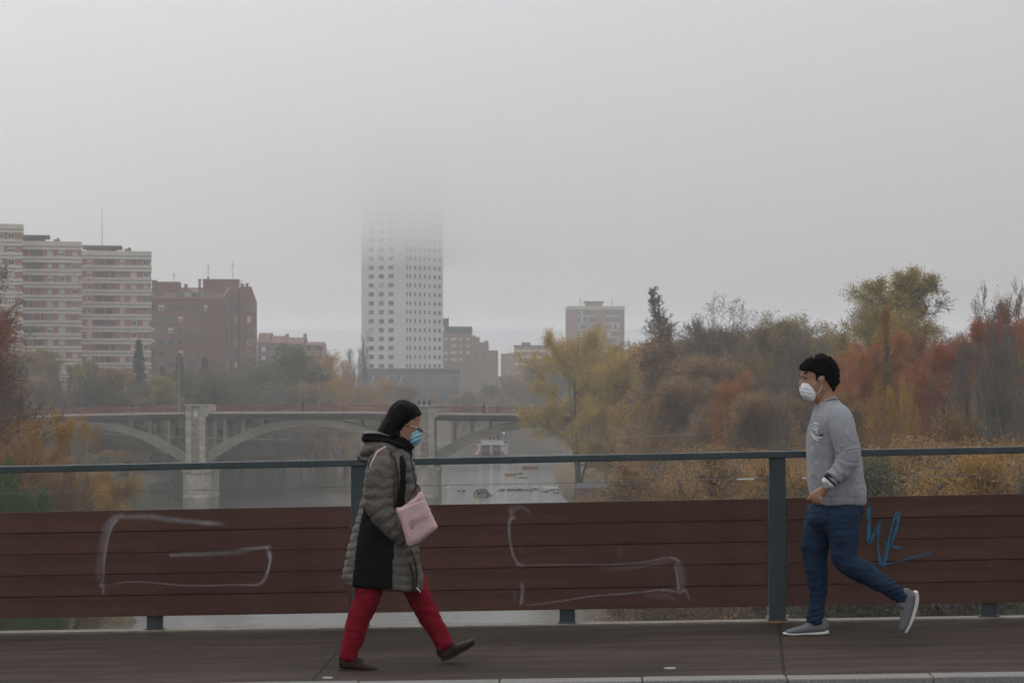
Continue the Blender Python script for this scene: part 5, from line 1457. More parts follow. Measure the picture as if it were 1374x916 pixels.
# ------------------------------------------------------------------ the woman in the quilted coat
wp = at(520, 896, 11.69)
WM = empty('person', wp, 0, 'woman with black hair, blue mask, quilted grey brown coat and red trousers walking right', 'person')
W = Fig(11.69, wp)
m = MB()
W.slices(m, [(541, 531, 549, 9), (548, 524, 562, 17), (556, 520, 564.5, 20), (563, 518, 564, 20.5), (570, 518, 563, 20), (577, 519, 564, 19), (584, 522, 563.5, 17), (590, 526, 562, 15), (596, 533, 558, 11)])
W.limb(m, [(563, 572, 0, 1.6, 3), (566, 577, 0, 2.6, 3.6), (565, 580, 0, 2.2, 3.8)], 10)
W.limb(m, [(535, 585, 0, 12, 13), (531, 600, 0, 12, 13), (527, 614, 0, 14, 18)])
W.slices(m, [(606, 512, 545, 22), (620, 502, 550, 34), (645, 499, 550, 32), (680, 500, 548, 29), (705, 494, 550, 34), (735, 488, 550, 36), (760, 490, 548, 34)])
W.limb(m, [(521, 618, -.16, 11, 11), (508, 650, -.18, 10, 10), (507, 682, -.19, 8.5, 8.5), (524, 702, -.19, 7.5, 7.5), (536, 714, -.17, 5.5, 5.5)])
W.limb(m, [(528, 618, .16, 11, 11), (516, 650, .18, 10, 10), (517, 682, .19, 8.5, 8.5), (532, 702, .19, 7.5, 7.5), (543, 714, .17, 5.5, 5.5)])
for so_ in (-1, 1):   # hands, closed in the pockets
    for k in range(4):
        W.limb(m, [(538+ (so_ > 0)*6, 717+k*1.6, so_*.165, 2.2, 2.2), (542+(so_ > 0)*5, 721+k*2.0, so_*.155, 2.0, 2.0), (545+(so_ > 0)*3, 725+k*2.2, so_*.14, 1.7, 1.7)], 8, 3)
    W.limb(m, [(539+(so_ > 0)*6, 714, so_*.16, 2.4, 2.4), (545+(so_ > 0)*4, 716, so_*.145, 2.1, 2.1)], 8, 3)
NL = [(510, 745, -.09, 19, 19), (503, 775, -.09, 17, 17), (491, 815, -.09, 13, 13), (479, 845, -.09, 10.5, 11), (470, 876, -.09, 7, 7.5), (470, 888, -.09, 7, 7.5)]
FL = [(540, 745, .09, 19, 19), (554, 785, .09, 16, 16), (570, 820, .09, 12.5, 13), (583, 845, .09, 10.5, 11), (597, 868, .09, 7, 7.5), (601, 876, .09, 7, 7.5)]
W.limb(m, NL); W.limb(m, FL)
W.limb(m, [(466, 889, -.09, 4.5, 6), (480, 891.5, -.09, 3, 6), (494, 893, -.09, 1.8, 5)], 12); W.limb(m, [(598, 880, .09, 4.5, 6), (610, 874.5, .09, 3, 6), (622, 869, .09, 1.6, 5)], 12)
fuse(m, 'body', skin_d, WM, .008, 3)
# eye and brow on the side we see
for sg in (-1, 1):
    m = MB(); W.ball(m, 558.5, 573.5, sg*.055, 2.2, 1.6, 2.0); W_e = m.build('eye', mat('eye_white', (.5, .48, .46), .3) if 'eye_white' not in MATS else MATS['eye_white'], WM, smooth=True)
# hair: long bob to the collar, swept over the cheek
def hair_disp(c, n_):
    return .0035*ripple((c.x*1.0, c.y*1.0, c.z*.15), 60, 3) + .002*ripple((c.x, c.y, c.z*.1), 160, 9)
m = MB()
W.slices(m, [(538.5, 532, 549, 8), (542, 527, 557, 17), (547, 523, 562, 21.5), (554, 519.5, 565.5, 23.5), (559, 516.5, 564, 24), (564, 514, 559.5, 24.5), (570, 510, 553, 24.5), (577, 506, 546.5, 24), (584, 503.5, 542.5, 23), (592, 506, 540, 21), (602, 512, 538, 19)], sq=2.1)
fuse(m, 'hair', hairm, WM, .006, 3, hair_disp)
# sunglasses
m = MB()
for sg in (-1, 1):
    W.limb(m, [(560, 575.3, sg*.034, .9, 4.5), (563.4, 576, sg*.034, 2.6, 5.2), (564.8, 576.6, sg*.03, 1.6, 4.6)], 12, 3)
    W.limb(m, [(562, 573.6, sg*.075, .7, .7), (550, 571.2, sg*.083, .8, .7), (541, 570, sg*.085, .8, .7)], 6, 3)
W.limb(m, [(565, 574, -.02, .6, .8), (566, 573.8, 0, .6, .8), (565, 574, .02, .6, .8)], 6, 3)
m.build('sunglasses', mat('glasses_black', (.012, .010, .010), .18, .1, spec=.6), WM, smooth=True)
m = MB()
for sg in (-1, 1): W.limb(m, [(562, 573.4, sg*.081, .5, .5), (551, 571.0, sg*.088, .55, .5)], 6, 3)
m.build('glasses_trim', mat('trim_pale', (.5, .45, .43), .3, .1, metal=.4), WM, smooth=True)
# surgical mask with pleats
maskb = fabric('mask_blue', (.24, .42, .52), .8, 40, .06, .1)
def pleat(c, n_):
    u, v = W.uv(c); return .0036*math.sin((v+(u-556)*.45)*1.15)
m = MB(); W.limb(m, [(558.5, 576.2, 0, 6.4, 13), (558.0, 580.5, 0, 8.3, 17.0), (556.8, 586.5, 0, 8.6, 18.0), (555, 592, 0, 7, 16.5), (553.5, 596.2, 0, 4.5, 12)], 24, 5, True, 2.3)
fuse(m, 'face_mask', maskb, WM, .0045, 2, pleat)
m = MB()
for sg in (-1, 1):
    W.limb(m, [(550, 577.5, sg*.07, .3, .3), (543, 573, sg*.083, .3, .3), (537, 572, sg*.085, .3, .3)], 6, 3); W.limb(m, [(549, 590, sg*.07, .3, .3), (542, 582, sg*.083, .3, .3), (537, 576, sg*.085, .3, .3)], 6, 3)
m.build('mask_loop', mat('loop_white', (.6, .6, .6), .7, .1), WM, smooth=True)
# coat body
coat = fabric('coat_taupe', (.112, .100, .086), .5, 18, .14, .25, 0)
coatb = fabric('coat_black', (.006, .006, .0065), .85, 60, .2, .2, 0)
panel = [(493, 668), (486, 690), (480, 720), (476, 750), (473, 783), (475, 792), (526, 795), (527, 760), (530, 720), (540, 700), (545, 650), (545, 622), (541, 610), (536, 612), (537, 640), (533, 672), (515, 668)]
def quilt_body(c, n_):
    u, v = W.uv(c)
    p = 15.5 if v < 690 else 11.5
    ph = (v + .05*(u-520) + 1.2*math.sin(u*.16))/p
    q = abs(math.sin(math.pi*ph))**.55 - .7
    dpan = 1.0 if not (inpoly(u, v, panel) and abs(n_.y) > .3) else .0
    if v < 606: dpan *= .3
    w_ = .0045*ripple((c.x, c.y, c.z*2.2), 14, 1) + .0025*ripple((c.x, c.y, c.z*1.5), 38, 5)
    return dpan*(.0085*q + w_) + (1-dpan)*(.002*ripple(c, 16, 2) - .002)
def coat_mat(c, n_):
    u, v = W.uv(c)
    if inpoly(u, v, panel) and abs(n_.y) > .18: return 1
    return 0
m = MB()
W.slices(m, [(599, 510, 547, 20), (606, 502, 549.5, 30), (614, 495, 553, 40), (624, 492.5, 556, 44), (640, 489.5, 558.5, 43), (658, 487, 560.5, 40), (672, 484, 561.5, 38.5), (690, 479.5, 562, 39), (710, 473.5, 561.5, 42), (735, 466.5, 562, 45), (758, 462, 564, 46), (774, 459, 568, 46), (785, 459.5, 568, 46)], seg=32, n=4, sq=2.35)
def hem(c):
    u, v = W.uv(c); k = min(1, max(0, (v-745)/35))
    return c - Vector((0, 0, k*(u-515)*.10*W.k))
fuse(m, 'coat', [coat, coatb], WM, .0075, 3, quilt_body, coat_mat, post=hem)
# sleeve: bands run round the arm
def sleeve(off, name, dx=0):
    path = [(517+dx, 612, off*.72, 15, 15), (514+dx, 625, off*.92, 18.5, 18), (512+dx, 643, off, 19.5, 18), (511.5+dx, 662, off*1.03, 19, 17), (513.5+dx, 679, off*1.04, 18, 16.5), (521+dx, 693, off*1.04, 16, 15), (532+dx, 706, off*1.02, 13.5, 13), (542+dx, 717, off*.97, 11.5, 11.5)]
    ax = crom([(p[0], p[1]) for p in path], 12)
    ln = [0]
    for a, b_ in zip(ax[:-1], ax[1:]): ln.append(ln[-1]+math.hypot(b_[0]-a[0], b_[1]-a[1]))
    A = np.array(ax); Ln = np.array(ln)
    def q(c, n_):
        u, v = W.uv(c); i = int(np.argmin((A[:, 0]-u)**2+(A[:, 1]-v)**2))
        i2 = min(i+1, len(A)-1); i1 = max(i-1, 0); t = A[i2]-A[i1]; t = t/(np.hypot(*t)+1e-6)
        l = Ln[i] + (u-A[i, 0])*t[0] + (v-A[i, 1])*t[1]
        s_ = abs(math.sin(math.pi*(l+1.5*math.sin(u*.2+v*.1))/14.5))**.5 - .7
        return .0095*s_ + .005*ripple((c.x, c.y, c.z*2), 16, 4) + .0025*ripple(c, 45, 6)
    m = MB(); W.limb(m, path, 24, 5); return fuse(m, name, coat, WM, .007, 2, q)
sleeve(-.215, 'sleeve'); sleeve(.215, 'sleeve', 6)
# armhole piping, hood, collar
pip = mat('piping_black', (.012, .012, .013), .7, .1)
m = MB(); W.limb(m, [(497, 634, -.245, .9, .9), (500, 616, -.235, .9, .9), (510, 604, -.20, .9, .9), (522, 603, -.19, 1.1, .9), (532, 612, -.225, 1.2, 1), (536.5, 632, -.247, 1.3, 1), (537, 655, -.25, 1.3, 1), (533, 676, -.25, 1.2, 1)], 8, 6); m.build('piping', pip, WM, smooth=True)
m = MB(); W.limb(m, [(486, 609, 0, 5, 17), (494, 604, 0, 12.5, 27), (505, 600, 0, 15, 32), (518, 600, 0, 13, 33), (530, 604, 0, 8, 30)], 24, 5); W.limb(m, [(483, 612, 0, 5, 15), (489, 616, 0, 5, 20), (500, 615, 0, 6, 26)], 16)
fuse(m, 'hood', coat, WM, .007, 3, lambda c, n_: .005*ripple((c.x*.6, c.y, c.z*2), 22, 7)+.003*ripple(c, 50, 3))
m = MB(); W.limb(m, [(488.5, 581.5, 0, 2.2, 22), (500, 580.5, 0, 2.6, 27), (514, 581.5, 0, 2.6, 27), (524, 584, 0, 2.2, 25)], 20, 4); fuse(m, 'hood_rim', coat, WM, .006, 2, lambda c, n_: .002*ripple(c, 40, 3))
m = MB(); W.limb(m, [(488.5, 588, 0, 4.6, 23), (500, 588.5, 0, 5.6, 29), (515, 589.5, 0, 6.2, 30), (530, 593, 0, 7, 27), (541, 598, 0, 7, 24)], 20, 4)
W.limb(m, [(534, 588, 0, 7, 21), (546, 594, 0, 9, 19), (553, 600, 0, 4.5, 15)], 20, 4); W.limb(m, [(538, 596, 0, 12, 20), (543, 606, 0, 10, 18), (545, 615, 0, 8, 14)], 20, 4)
fuse(m, 'collar', coatb, WM, .006, 2, lambda c, n_: .003*ripple(c, 30, 8))
m = MB(); W.limb(m, [(551, 606, -.12, .8, .8), (556, 630, -.13, .9, .8), (560, 655, -.13, .9, .8)], 8, 5); m.build('zip', pip, WM, smooth=True); m = MB(); W.limb(m, [(551, 752, -.17, 1.5, 1), (556, 765, -.17, 2.2, 1.2), (557, 786, -.17, 1.6, 1)], 8, 5)
m.build('zip', pip, WM, smooth=True); m = MB(); W.limb(m, [(552, 733, -.16, 1, .9), (558, 748, -.165, 1.3, 1), (561, 768, -.16, 1.6, 1), (560, 785, -.16, 1.3, 1)], 8, 5); m.build('zip', pip, WM, smooth=True)
m = MB(); W.limb(m, [(561, 784, -.175, .7, .6), (566, 790, -.176, .8, .6)], 6, 2); m.build('zip_puller', mat('metal_pale', (.6, .6, .6), .3, .1, metal=.8), WM, smooth=True)
# trousers
redt = fabric('trousers_red', (.185, .006, .014), .85, 50, .15, .25, 0)
def trd(c, n_): return .008*ripple((c.x, c.y, c.z*1.3), 10, 2) + .0045*ripple((c.x*.6, c.y*.6, c.z*2.4), 24, 5)
m = MB(); W.limb(m, [(507, 745, -.09, 22, 21), (500, 775, -.09, 20, 20), (493, 800, -.09, 17.5, 18.5), (484, 825, -.09, 15.8, 17), (477, 848, -.09, 14.2, 15), (470.5, 866, -.09, 12.6, 14), (468.5, 878, -.09, 12.9, 14)], 24, 5, True)
W.limb(m, [(533, 745, .08, 16, 17), (546, 772, .08, 18, 19), (560, 798, .085, 17, 18.5), (571.5, 822, .09, 15.2, 17), (582, 842, .09, 13.8, 15), (591, 859, .09, 12.4, 14), (594.5, 867, .09, 12.9, 14)], 24, 5, True)
W.slices(m, [(725, 492, 544, 34), (745, 488, 548, 36), (760, 486, 546, 34)])
fuse(m, 'trousers', redt, WM, .008, 3, trd)
# shoes: slip-ons with a dark sole
shoe_l = mat('shoe_leather', (.030, .015, .011), .55, .2, 30, bump=.1, spec=.15); sole_ = mat('sole_dark', (.014, .012, .011), .7, .2, 20)
def shoe(fig, path_up, path_sole, parent, m_up, m_sole, vox=.0045, nm='shoe', extra=None):
    m = MB(); 
    for p in path_up: fig.limb(m, p, 20, 5, True, 2.2)
    up = fuse(m, nm, m_up, parent, vox, 2, (lambda c, n_: .0012*ripple(c, 60, 3)))
    m = MB(); fig.limb(m, path_sole, 20, 5, True, 3.2); fuse(m, 'sole', m_sole, up, vox, 1)
    return up
shoe(W, [[(463, 884.5, -.09, 9.5, 9.5), (470, 887.5, -.09, 8, 9.5), (482, 889.5, -.09, 6.8, 10), (495, 892, -.09, 4.8, 10.5), (506, 893.8, -.09, 3.2, 8.5)], [(464, 877, -.09, 9, 9), (468, 885, -.09, 11, 9.5)], [(474, 880, -.09, 6, 8.5), (484, 887, -.09, 7, 9)]],
     [(457, 894.5, -.09, 2.4, 9), (470, 895, -.09, 2.6, 9), (485, 895.6, -.09, 2, 9), (500, 896.2, -.09, 1.9, 10), (508, 896.2, -.09, 1.4, 7)], WM, shoe_l, sole_)
shoe(W, [[(594, 880, .09, 9.2, 9.5), (604, 876.5, .09, 8, 9.5), (615, 871.5, .09, 6.8, 10), (626, 866.5, .09, 4.9, 10.5), (634.5, 862, .09, 3.5, 8.5)], [(592, 868, .09, 8, 9), (594, 878, .09, 9.5, 9.5)], [(603, 866, .09, 6, 8.5), (610, 871, .09, 6, 9)]],
     [(593, 887.3, .09, 2.3, 9), (604, 883, .09, 2.5, 9), (616, 877, .09, 2, 9), (629, 869.5, .09, 1.9, 10), (636.5, 864.5, .09, 1.4, 7)], WM, shoe_l, sole_)

# handbag carried on the arm: its own thing
bagm = mat('bag_pink', (.56, .37, .37), .6, .08, 30, bump=.35, bscale=130, spec=.35)
bp_ = at(558, 700, 11.69-.30)
BG = empty('handbag', bp_, 0, 'pale pink handbag with dark red strap carried on the woman\'s arm', 'handbag')
HB = Fig(11.69-.30, bp_)
m = MB()
prof = [(531.0, 681), (538, 680), (548, 674), (558, 665.5), (563.5, 658.5), (566.5, 659.5), (570, 668), (577, 684), (584, 699), (587.5, 707), (582, 713), (572, 721), (562, 729), (551, 733.5), (546.5, 731.5), (543, 718), (537.5, 699), (531.5, 685)]
cx, cz = sum(p[0] for p in prof)/len(prof), sum(p[1] for p in prof)/len(prof)
rings = []
for f, o_ in ((.80, -.042), (.95, -.030), (1.0, -.010), (1.0, .012), (.95, .030), (.80, .04)):
    rings.append([HB.P(cx+(x-cx)*f, cz+(y-cz)*f, o_) for x, y in prof])
b0 = len(m.v)
for r in rings: m.v += [tuple(q) for q in r]
n = len(prof)
for i in range(len(rings)-1):
    for j in range(n): m.f.append((b0+i*n+j, b0+i*n+(j+1) % n, b0+(i+1)*n+(j+1) % n, b0+(i+1)*n+j)); m.m.append(0)
m.f.append(tuple(range(b0, b0+n))); m.m.append(0); m.f.append(tuple(reversed(range(b0+(len(rings)-1)*n, b0+len(rings)*n)))); m.m.append(0)
def bagd(c, n_):
    u, v = HB.uv(c); return .003*ripple((c.x, c.y, c.z*1.3), 14, 2)+.0012*ripple(c, 60, 6) - (.004 if abs((v-677)+(u-540)*.42-4) < 1.3 and n_.y < -.3 else 0)
fuse(m, 'bag_body', bagm, BG, .005, 3, bagd)
zipm = mat('zip_gold', (.30, .22, .14), .35, .1, metal=.6)
m = MB(); HB.limb(m, [(555, 697, -.052, .7, .5), (568, 689, -.053, .7, .5), (578, 682, -.05, .7, .5)], 6, 4); HB.limb(m, [(552, 702, -.052, .6, .5), (562, 696, -.054, .6, .5), (574, 690, -.052, .6, .5)], 6, 4); m.build('pocket_zip', bagm, BG, smooth=True)
m = MB(); torus(m, (0, 0, 0), .010, .0022, 1.57); 
for i in range(len(m.v)): m.v[i] = tuple(Vector(m.v[i])+HB.P(553.5, 699, -.054))
HB.limb(m, [(553.5, 702, -.055, 1.0, .7), (554, 708, -.056, 1.3, .8)], 8, 2); m.build('charm', zipm, BG, smooth=True)
strapm = mat('strap_maroon', (.075, .028, .030), .5, .15, 20)
m = MB(); HB.limb(m, [(562.5, 662, -.01, 1.6, .8), (563.0, 656, -.01, 1.6, .8), (560, 651, .02, 1.5, .8), (557, 655, .035, 1.5, .8), (552, 664, .045, 1.4, .8), (546, 671, .05, 1.3, .8)], 8, 5); m.build('strap', strapm, BG, smooth=True)
m = MB(); HB.limb(m, [(497, 633, .045, 1.2, .8), (496.5, 626, .045, 1.3, .8), (499, 619, .05, 1.3, .8), (505, 607, .075, 1.3, .8), (516, 600, .10, 1.3, .8)], 8, 5); m.build('strap', bagm, BG, smooth=True)

# ------------------------------------------------------------------ the man in the grey sweatshirt
mp_ = at(1100, 850, 12.64)
MN = empty('person', mp_, 0, 'young man with short black hair, white mask, grey sweatshirt and blue jeans walking left', 'person')
Mn = Fig(12.64, mp_)
m = MB()
Mn.slices(m, [(480, 1088, 1112, 9), (486, 1079, 1119, 14), (493, 1076, 1122, 15.5), (500, 1075, 1123, 16), (505.5, 1075.5, 1123, 16), (509, 1077, 1122.5, 16), (514, 1076, 1121.5, 16), (520, 1077, 1119, 15.5), (527, 1078, 1114, 14), (534, 1081, 1107, 12), (539, 1085, 1100, 8)])
Mn.limb(m, [(1077, 508, 0, 1.2, 2), (1074.5, 512.5, 0, 2.0, 2.6), (1073.8, 516.5, 0, 2.2, 3.2), (1076, 519, 0, 2, 3)], 10, 4)
Mn.limb(m, [(1079, 502.5, -.035, 2.4, 4.2), (1077.5, 503, 0, 2.2, 3.5), (1079, 502.5, .035, 2.4, 4.2)], 8, 3)
for sg in (-1, 1):
    e_ = MB(); Mn.limb(m, [(1100, 504.5, sg*.078, 2.8, 1.6), (1101, 509, sg*.081, 3.6, 2.0), (1100, 514, sg*.078, 2.6, 1.6), (1098.5, 517, sg*.074, 1.4, 1.4)], 10, 3)
Mn.limb(m, [(1110, 518, 0, 12.5, 13), (1108.5, 530, 0, 12.5, 13), (1110, 544, 0, 15, 17), (1112, 554, 0, 17, 24)])
Mn.slices(m, [(550, 1098, 1132, 30), (562, 1093, 1140, 38), (585, 1090, 1146, 34), (620, 1090, 1148, 28), (650, 1092, 1152, 27), (680, 1092, 1152, 26), (695, 1092, 1146, 24)])
# near arm: shoulder, elbow, wrist; far arm swings back behind the trunk
Mn.limb(m, [(1122, 560, -.19, 12, 12), (1127, 590, -.215, 10.5, 10.5), (1130, 616, -.225, 9, 9), (1119, 632, -.232, 8, 8), (1105, 646, -.238, 6, 6), (1099, 653, -.240, 5.2, 5.8), (1093, 658, -.240, 7.0, 5.0), (1088.5, 661.5, -.240, 6.8, 4.6)])
Mn.limb(m, [(1122, 560, .19, 12, 12), (1130, 590, .215, 10.5, 10.5), (1136, 616, .225, 9, 9), (1143, 634, .23, 8, 8), (1148, 650, .23, 6, 6)])
# near hand, back of the hand to us, fingers curled, thumb forward and down
fg = [[(1086, 657, -.262, 2.3, 2.3), (1081, 661, -.262, 2.2, 2.2), (1079.5, 665.5, -.252, 2.0, 2.0), (1082, 668.5, -.238, 1.9, 1.9)],
      [(1087.5, 660.5, -.264, 2.3, 2.3), (1083.5, 665, -.264, 2.2, 2.2), (1083, 669, -.252, 2.0, 2.0), (1086, 671, -.238, 1.9, 1.9)],
      [(1090, 663.5, -.262, 2.3, 2.2), (1087, 668, -.262, 2.1, 2.1), (1087.5, 671.5, -.250, 2.0, 2.0), (1090, 672.5, -.237, 1.8, 1.8)],
      [(1093.5, 665, -.258, 2.1, 2.0), (1091.5, 669.5, -.258, 1.9, 1.9), (1092.5, 672, -.247, 1.7, 1.7), (1094.5, 672, -.237, 1.6, 1.6)]]
for f_ in fg: Mn.limb(m, f_, 10, 5)
Mn.limb(m, [(1094, 655, -.225, 3.4, 3.0), (1087, 658, -.216, 2.9, 2.6), (1080.5, 664, -.212, 2.3, 2.2), (1077.0, 668, -.212, 1.7, 1.7)], 10, 5)
for k in range(4): Mn.limb(m, [(1148+k*2, 655, .23, 2.2, 2.2), (1149+k*2, 664, .23, 2.1, 2.1), (1146+k*2, 669, .23, 1.9, 1.9)], 8, 3)
Mn.limb(m, [(1147, 652, .22, 3, 3), (1143, 660, .21, 2.2, 2.2)], 8, 3)
# standing far leg and trailing near leg
Mn.limb(m, [(1110, 695, .085, 15, 15), (1099, 735, .085, 12, 12), (1097, 760, .085, 11, 11), (1100, 790, .09, 11, 11), (1100, 830, .09, 7, 7.5), (1103, 842, .09, 7, 7)])
Mn.limb(m, [(1125, 695, -.085, 15, 15), (1127, 725, -.085, 12, 12), (1130, 744, -.085, 10, 10), (1155, 765.5, -.09, 9, 9), (1185, 783, -.09, 9, 9), (1206, 798, -.09, 7, 7), (1214, 803, -.09, 7, 7)])
Mn.limb(m, [(1108, 845, .09, 5, 7), (1088, 848, .09, 4.2, 8), (1062, 851, .09, 3, 7)], 12); Mn.limb(m, [(1218, 800, -.09, 5, 7), (1215, 818, -.09, 4.5, 8), (1207, 840, -.09, 3, 7)], 12)
def man_m(c, n_): return 0
fuse(m, 'body', skin, MN, .0055, 2, None)
# brow, eye
m = MB()
for sg in (-1, 1): Mn.limb(m, [(1083, 501.3, sg*.055, .9, .9), (1079, 500.5, sg*.045, 1.1, 1.2), (1076.3, 501.8, sg*.028, 1.0, 1.2)], 8, 3)
m.build('eyebrow', hairm2, MN, smooth=True)
for sg in (-1, 1):
    m = MB(); Mn.ball(m, 1079.2, 507.3, sg*.043, 1.9, 1.5, 2.4); m.build('eye', mat('eye_dark', (.10, .07, .06), .3) if 'eye_dark' not in MATS else MATS['eye_dark'], MN, smooth=True)
m = MB()
def hd2(c, n_): return .010*ripple(c, 38, 3)+.006*ripple(c, 90, 3)
Mn.slices(m, [(477.5, 1093, 1109, 8), (480, 1086, 1116, 15), (485, 1078.5, 1120.5, 18.5), (491, 1073.5, 1124, 19.5), (495.5, 1072.8, 1125.5, 19.5), (499, 1079, 1126, 19.2), (503, 1086, 1126, 19), (508, 1094, 1126, 18.4), (513, 1105, 1125, 17.5), (519, 1107, 1122.5, 14.5), (525, 1111, 1120, 10)], n=4, sq=2.15)
Mn.limb(m, [(1094, 500, -.078, 2.4, 1.6), (1094, 507, -.079, 1.9, 1.4), (1095, 512, -.078, 1.3, 1.0)], 8, 3); Mn.limb(m, [(1094, 500, .078, 2.4, 1.6), (1094, 507, .079, 1.9, 1.4), (1095, 512, .078, 1.3, 1.0)], 8, 3)
fuse(m, 'hair', hairm2, MN, .005, 2, hd2)
maskw = fabric('mask_white', (.66, .67, .68), .8, 40, .05, .1)
def pl2(c, n_):
    u, v = Mn.uv(c); return .0009*math.sin((v-.15*u)*1.25)+.002*ripple(c, 30, 4)
m = MB(); Mn.limb(m, [(1080.6, 516.8, 0, 7.2, 13), (1081.6, 520.5, 0, 8.8, 15.0), (1084, 525.5, 0, 9.8, 16), (1087, 530.5, 0, 9.2, 15.5), (1089, 534.8, 0, 6.6, 13)], 24, 5, True, 3.0)
fuse(m, 'face_mask', maskw, MN, .0045, 2, pl2)
m = MB()
for sg in (-1, 1):
    Mn.limb(m, [(1088, 517.5, sg*.065, .45, .45), (1094, 511, sg*.08, .45, .45), (1100, 505.5, sg*.086, .45, .45)], 6, 3); Mn.limb(m, [(1094, 529, sg*.068, .45, .45), (1099, 521, sg*.077, .45, .45), (1101, 515, sg*.08, .45, .45)], 6, 3)
m.build('mask_loop', MATS['loop_white'], MN, smooth=True)
# sweatshirt
swe = fabric('sweat_grey', (.29, .295, .315), .9, 90, .10, .3, .3)
def swd(c, n_):
    u, v = Mn.uv(c)
    f = .010*ripple((c.x*1.5, c.y, c.z*.7+c.x*.5), 6, 2)+.005*ripple((c.x*1.2, c.y, c.z*.9-c.x*.4), 15, 4)
    f += .004*ripple((c.x, c.y, c.z*2.5), 16, 7)*max(0, 1-abs(v-655)/30)
    if abs(v-667) < .9: f -= .003
    if v > 667: f += .0012*math.sin(u*2.2)
    return f
m = MB()
Mn.slices(m, [(536, 1101, 1124, 15), (541, 1097, 1129, 21), (547, 1094, 1134.5, 31), (556, 1090.5, 1140, 41), (568, 1087.5, 1145, 44), (583, 1085.3, 1149, 42), (605, 1084.3, 1153.5, 39), (625, 1084.3, 1156.5, 37), (645, 1084.8, 1159.5, 36.5), (660, 1086.5, 1161.8, 36), (668, 1088, 1162, 35), (675, 1089.5, 1161.5, 34)], seg=32, n=4, sq=2.3)
fuse(m, 'sweatshirt', swe, MN, .0075, 3, swd)
m = MB(); Mn.limb(m, [(1099, 541.5, -.03, 1.5, 2), (1104, 538, -.072, 1.3, 1.3), (1113, 534, -.086, 1.3, 1.2), (1120, 534, -.056, 1.3, 1.3), (1122.5, 534.5, 0, 1.3, 1.6), (1120, 534, .056, 1.6, 1.6), (1113, 534, .086, 1.3, 1.2), (1104, 538, .072, 1.3, 1.3), (1099, 541.5, .03, 1.5, 2)], 8, 4); m.build('neckband', swe, MN, smooth=True)
def arm_cloth(off, pts, nm, seed):
    A = np.array(crom([(p[0], p[1]) for p in pts], 12)); Ln = np.concatenate([[0], np.cumsum(np.hypot(*(A[1:]-A[:-1]).T))])
    def q(c, n_):
        u, v = Mn.uv(c); i = int(np.argmin((A[:, 0]-u)**2+(A[:, 1]-v)**2))
        i2 = min(i+1, len(A)-1); i1 = max(i-1, 0); t = A[i2]-A[i1]; t = t/(np.hypot(*t)+1e-6)
        l = Ln[i] + (u-A[i, 0])*t[0] + (v-A[i, 1])*t[1]; w_ = max(0, (l-38)/60)
        fold = math.sin(l*.62+2.5*ripple(c, 9, seed)+ (u*t[1]-v*t[0])*.10)
        return min(w_, 1)*.0065*fold + .003*ripple(c, 20, seed+2) + .002*ripple(c, 8, seed)
    m = MB(); Mn.limb(m, [(p[0], p[1], p[2], p[3], p[4]) for p in pts], 24, 5); return fuse(m, nm, swe, MN, .0065, 2, q)
arm_cloth(-.2, [(1119, 551, -.135, 13, 12), (1121, 560, -.185, 17, 14), (1124, 578, -.215, 17.5, 15), (1127.5, 597, -.228, 16.5, 14.5), (1128.5, 614, -.236, 15.5, 14), (1122, 626, -.24, 14, 13), (1112, 636, -.243, 11.5, 11), (1107, 641, -.243, 9.8, 9.5)], 'sleeve', 3)
arm_cloth(.2, [(1119, 551, .135, 13, 12), (1123, 560, .185, 17, 14), (1128, 578, .215, 17, 15), (1133, 597, .228, 16, 14.5), (1138, 614, .236, 14, 13), (1143, 630, .24, 12, 12), (1147, 644, .243, 9.8, 9.5)], 'sleeve', 5)
m = MB(); Mn.limb(m, [(1107.5, 639.5, -.243, 10, 9.8), (1104.8, 642.4, -.243, 9.8, 9.6)], 20, 2, True, 2.4); m.build('cuff_stripe', fabric('cuff_black', (.02, .02, .022), .9, 60), MN, smooth=True)
m = MB(); Mn.limb(m, [(1104.8, 642.6, -.243, 9.4, 9.2), (1102.2, 645.6, -.243, 8.8, 8.6)], 20, 2, True, 2.4); m.build('cuff', maskw, MN, smooth=True)
# watch
m = MB(); Mn.limb(m, [(1101.2, 646.8, -.240, 7.2, 6.8), (1099.4, 649, -.240, 6.9, 6.6)], 20, 2, False, 2.2)
wt = m.build('watch_strap', mat('strap_black', (.02, .02, .02), .5, .1), MN, smooth=True)
m = MB(); c = Mn.P(1098.7, 648, -.274); m.tube([c, c+Vector((0, -.006, 0)), c+Vector((0, -.009, 0))], [.021, .021, .019], 20); wc = m.build('watch_case', mat('watch_steel', (.28, .28, .27), .3, .1, metal=.9), MN, smooth=False)
m = MB(); m.tube([c+Vector((0, -.0085, 0)), c+Vector((0, -.0098, 0))], [.0165, .0165], 20); m.build('dial', mat('dial_grey', (.30, .30, .29), .3, .1), wc)
m = MB(); m.bar(c+Vector((0, -.0103, 0)), c+Vector((.006, -.0103, .008)), .0012, .0008); m.bar(c+Vector((0, -.0103, 0)), c+Vector((-.009, -.0103, .004)), .0010, .0008); m.build('hands', pip, wc)
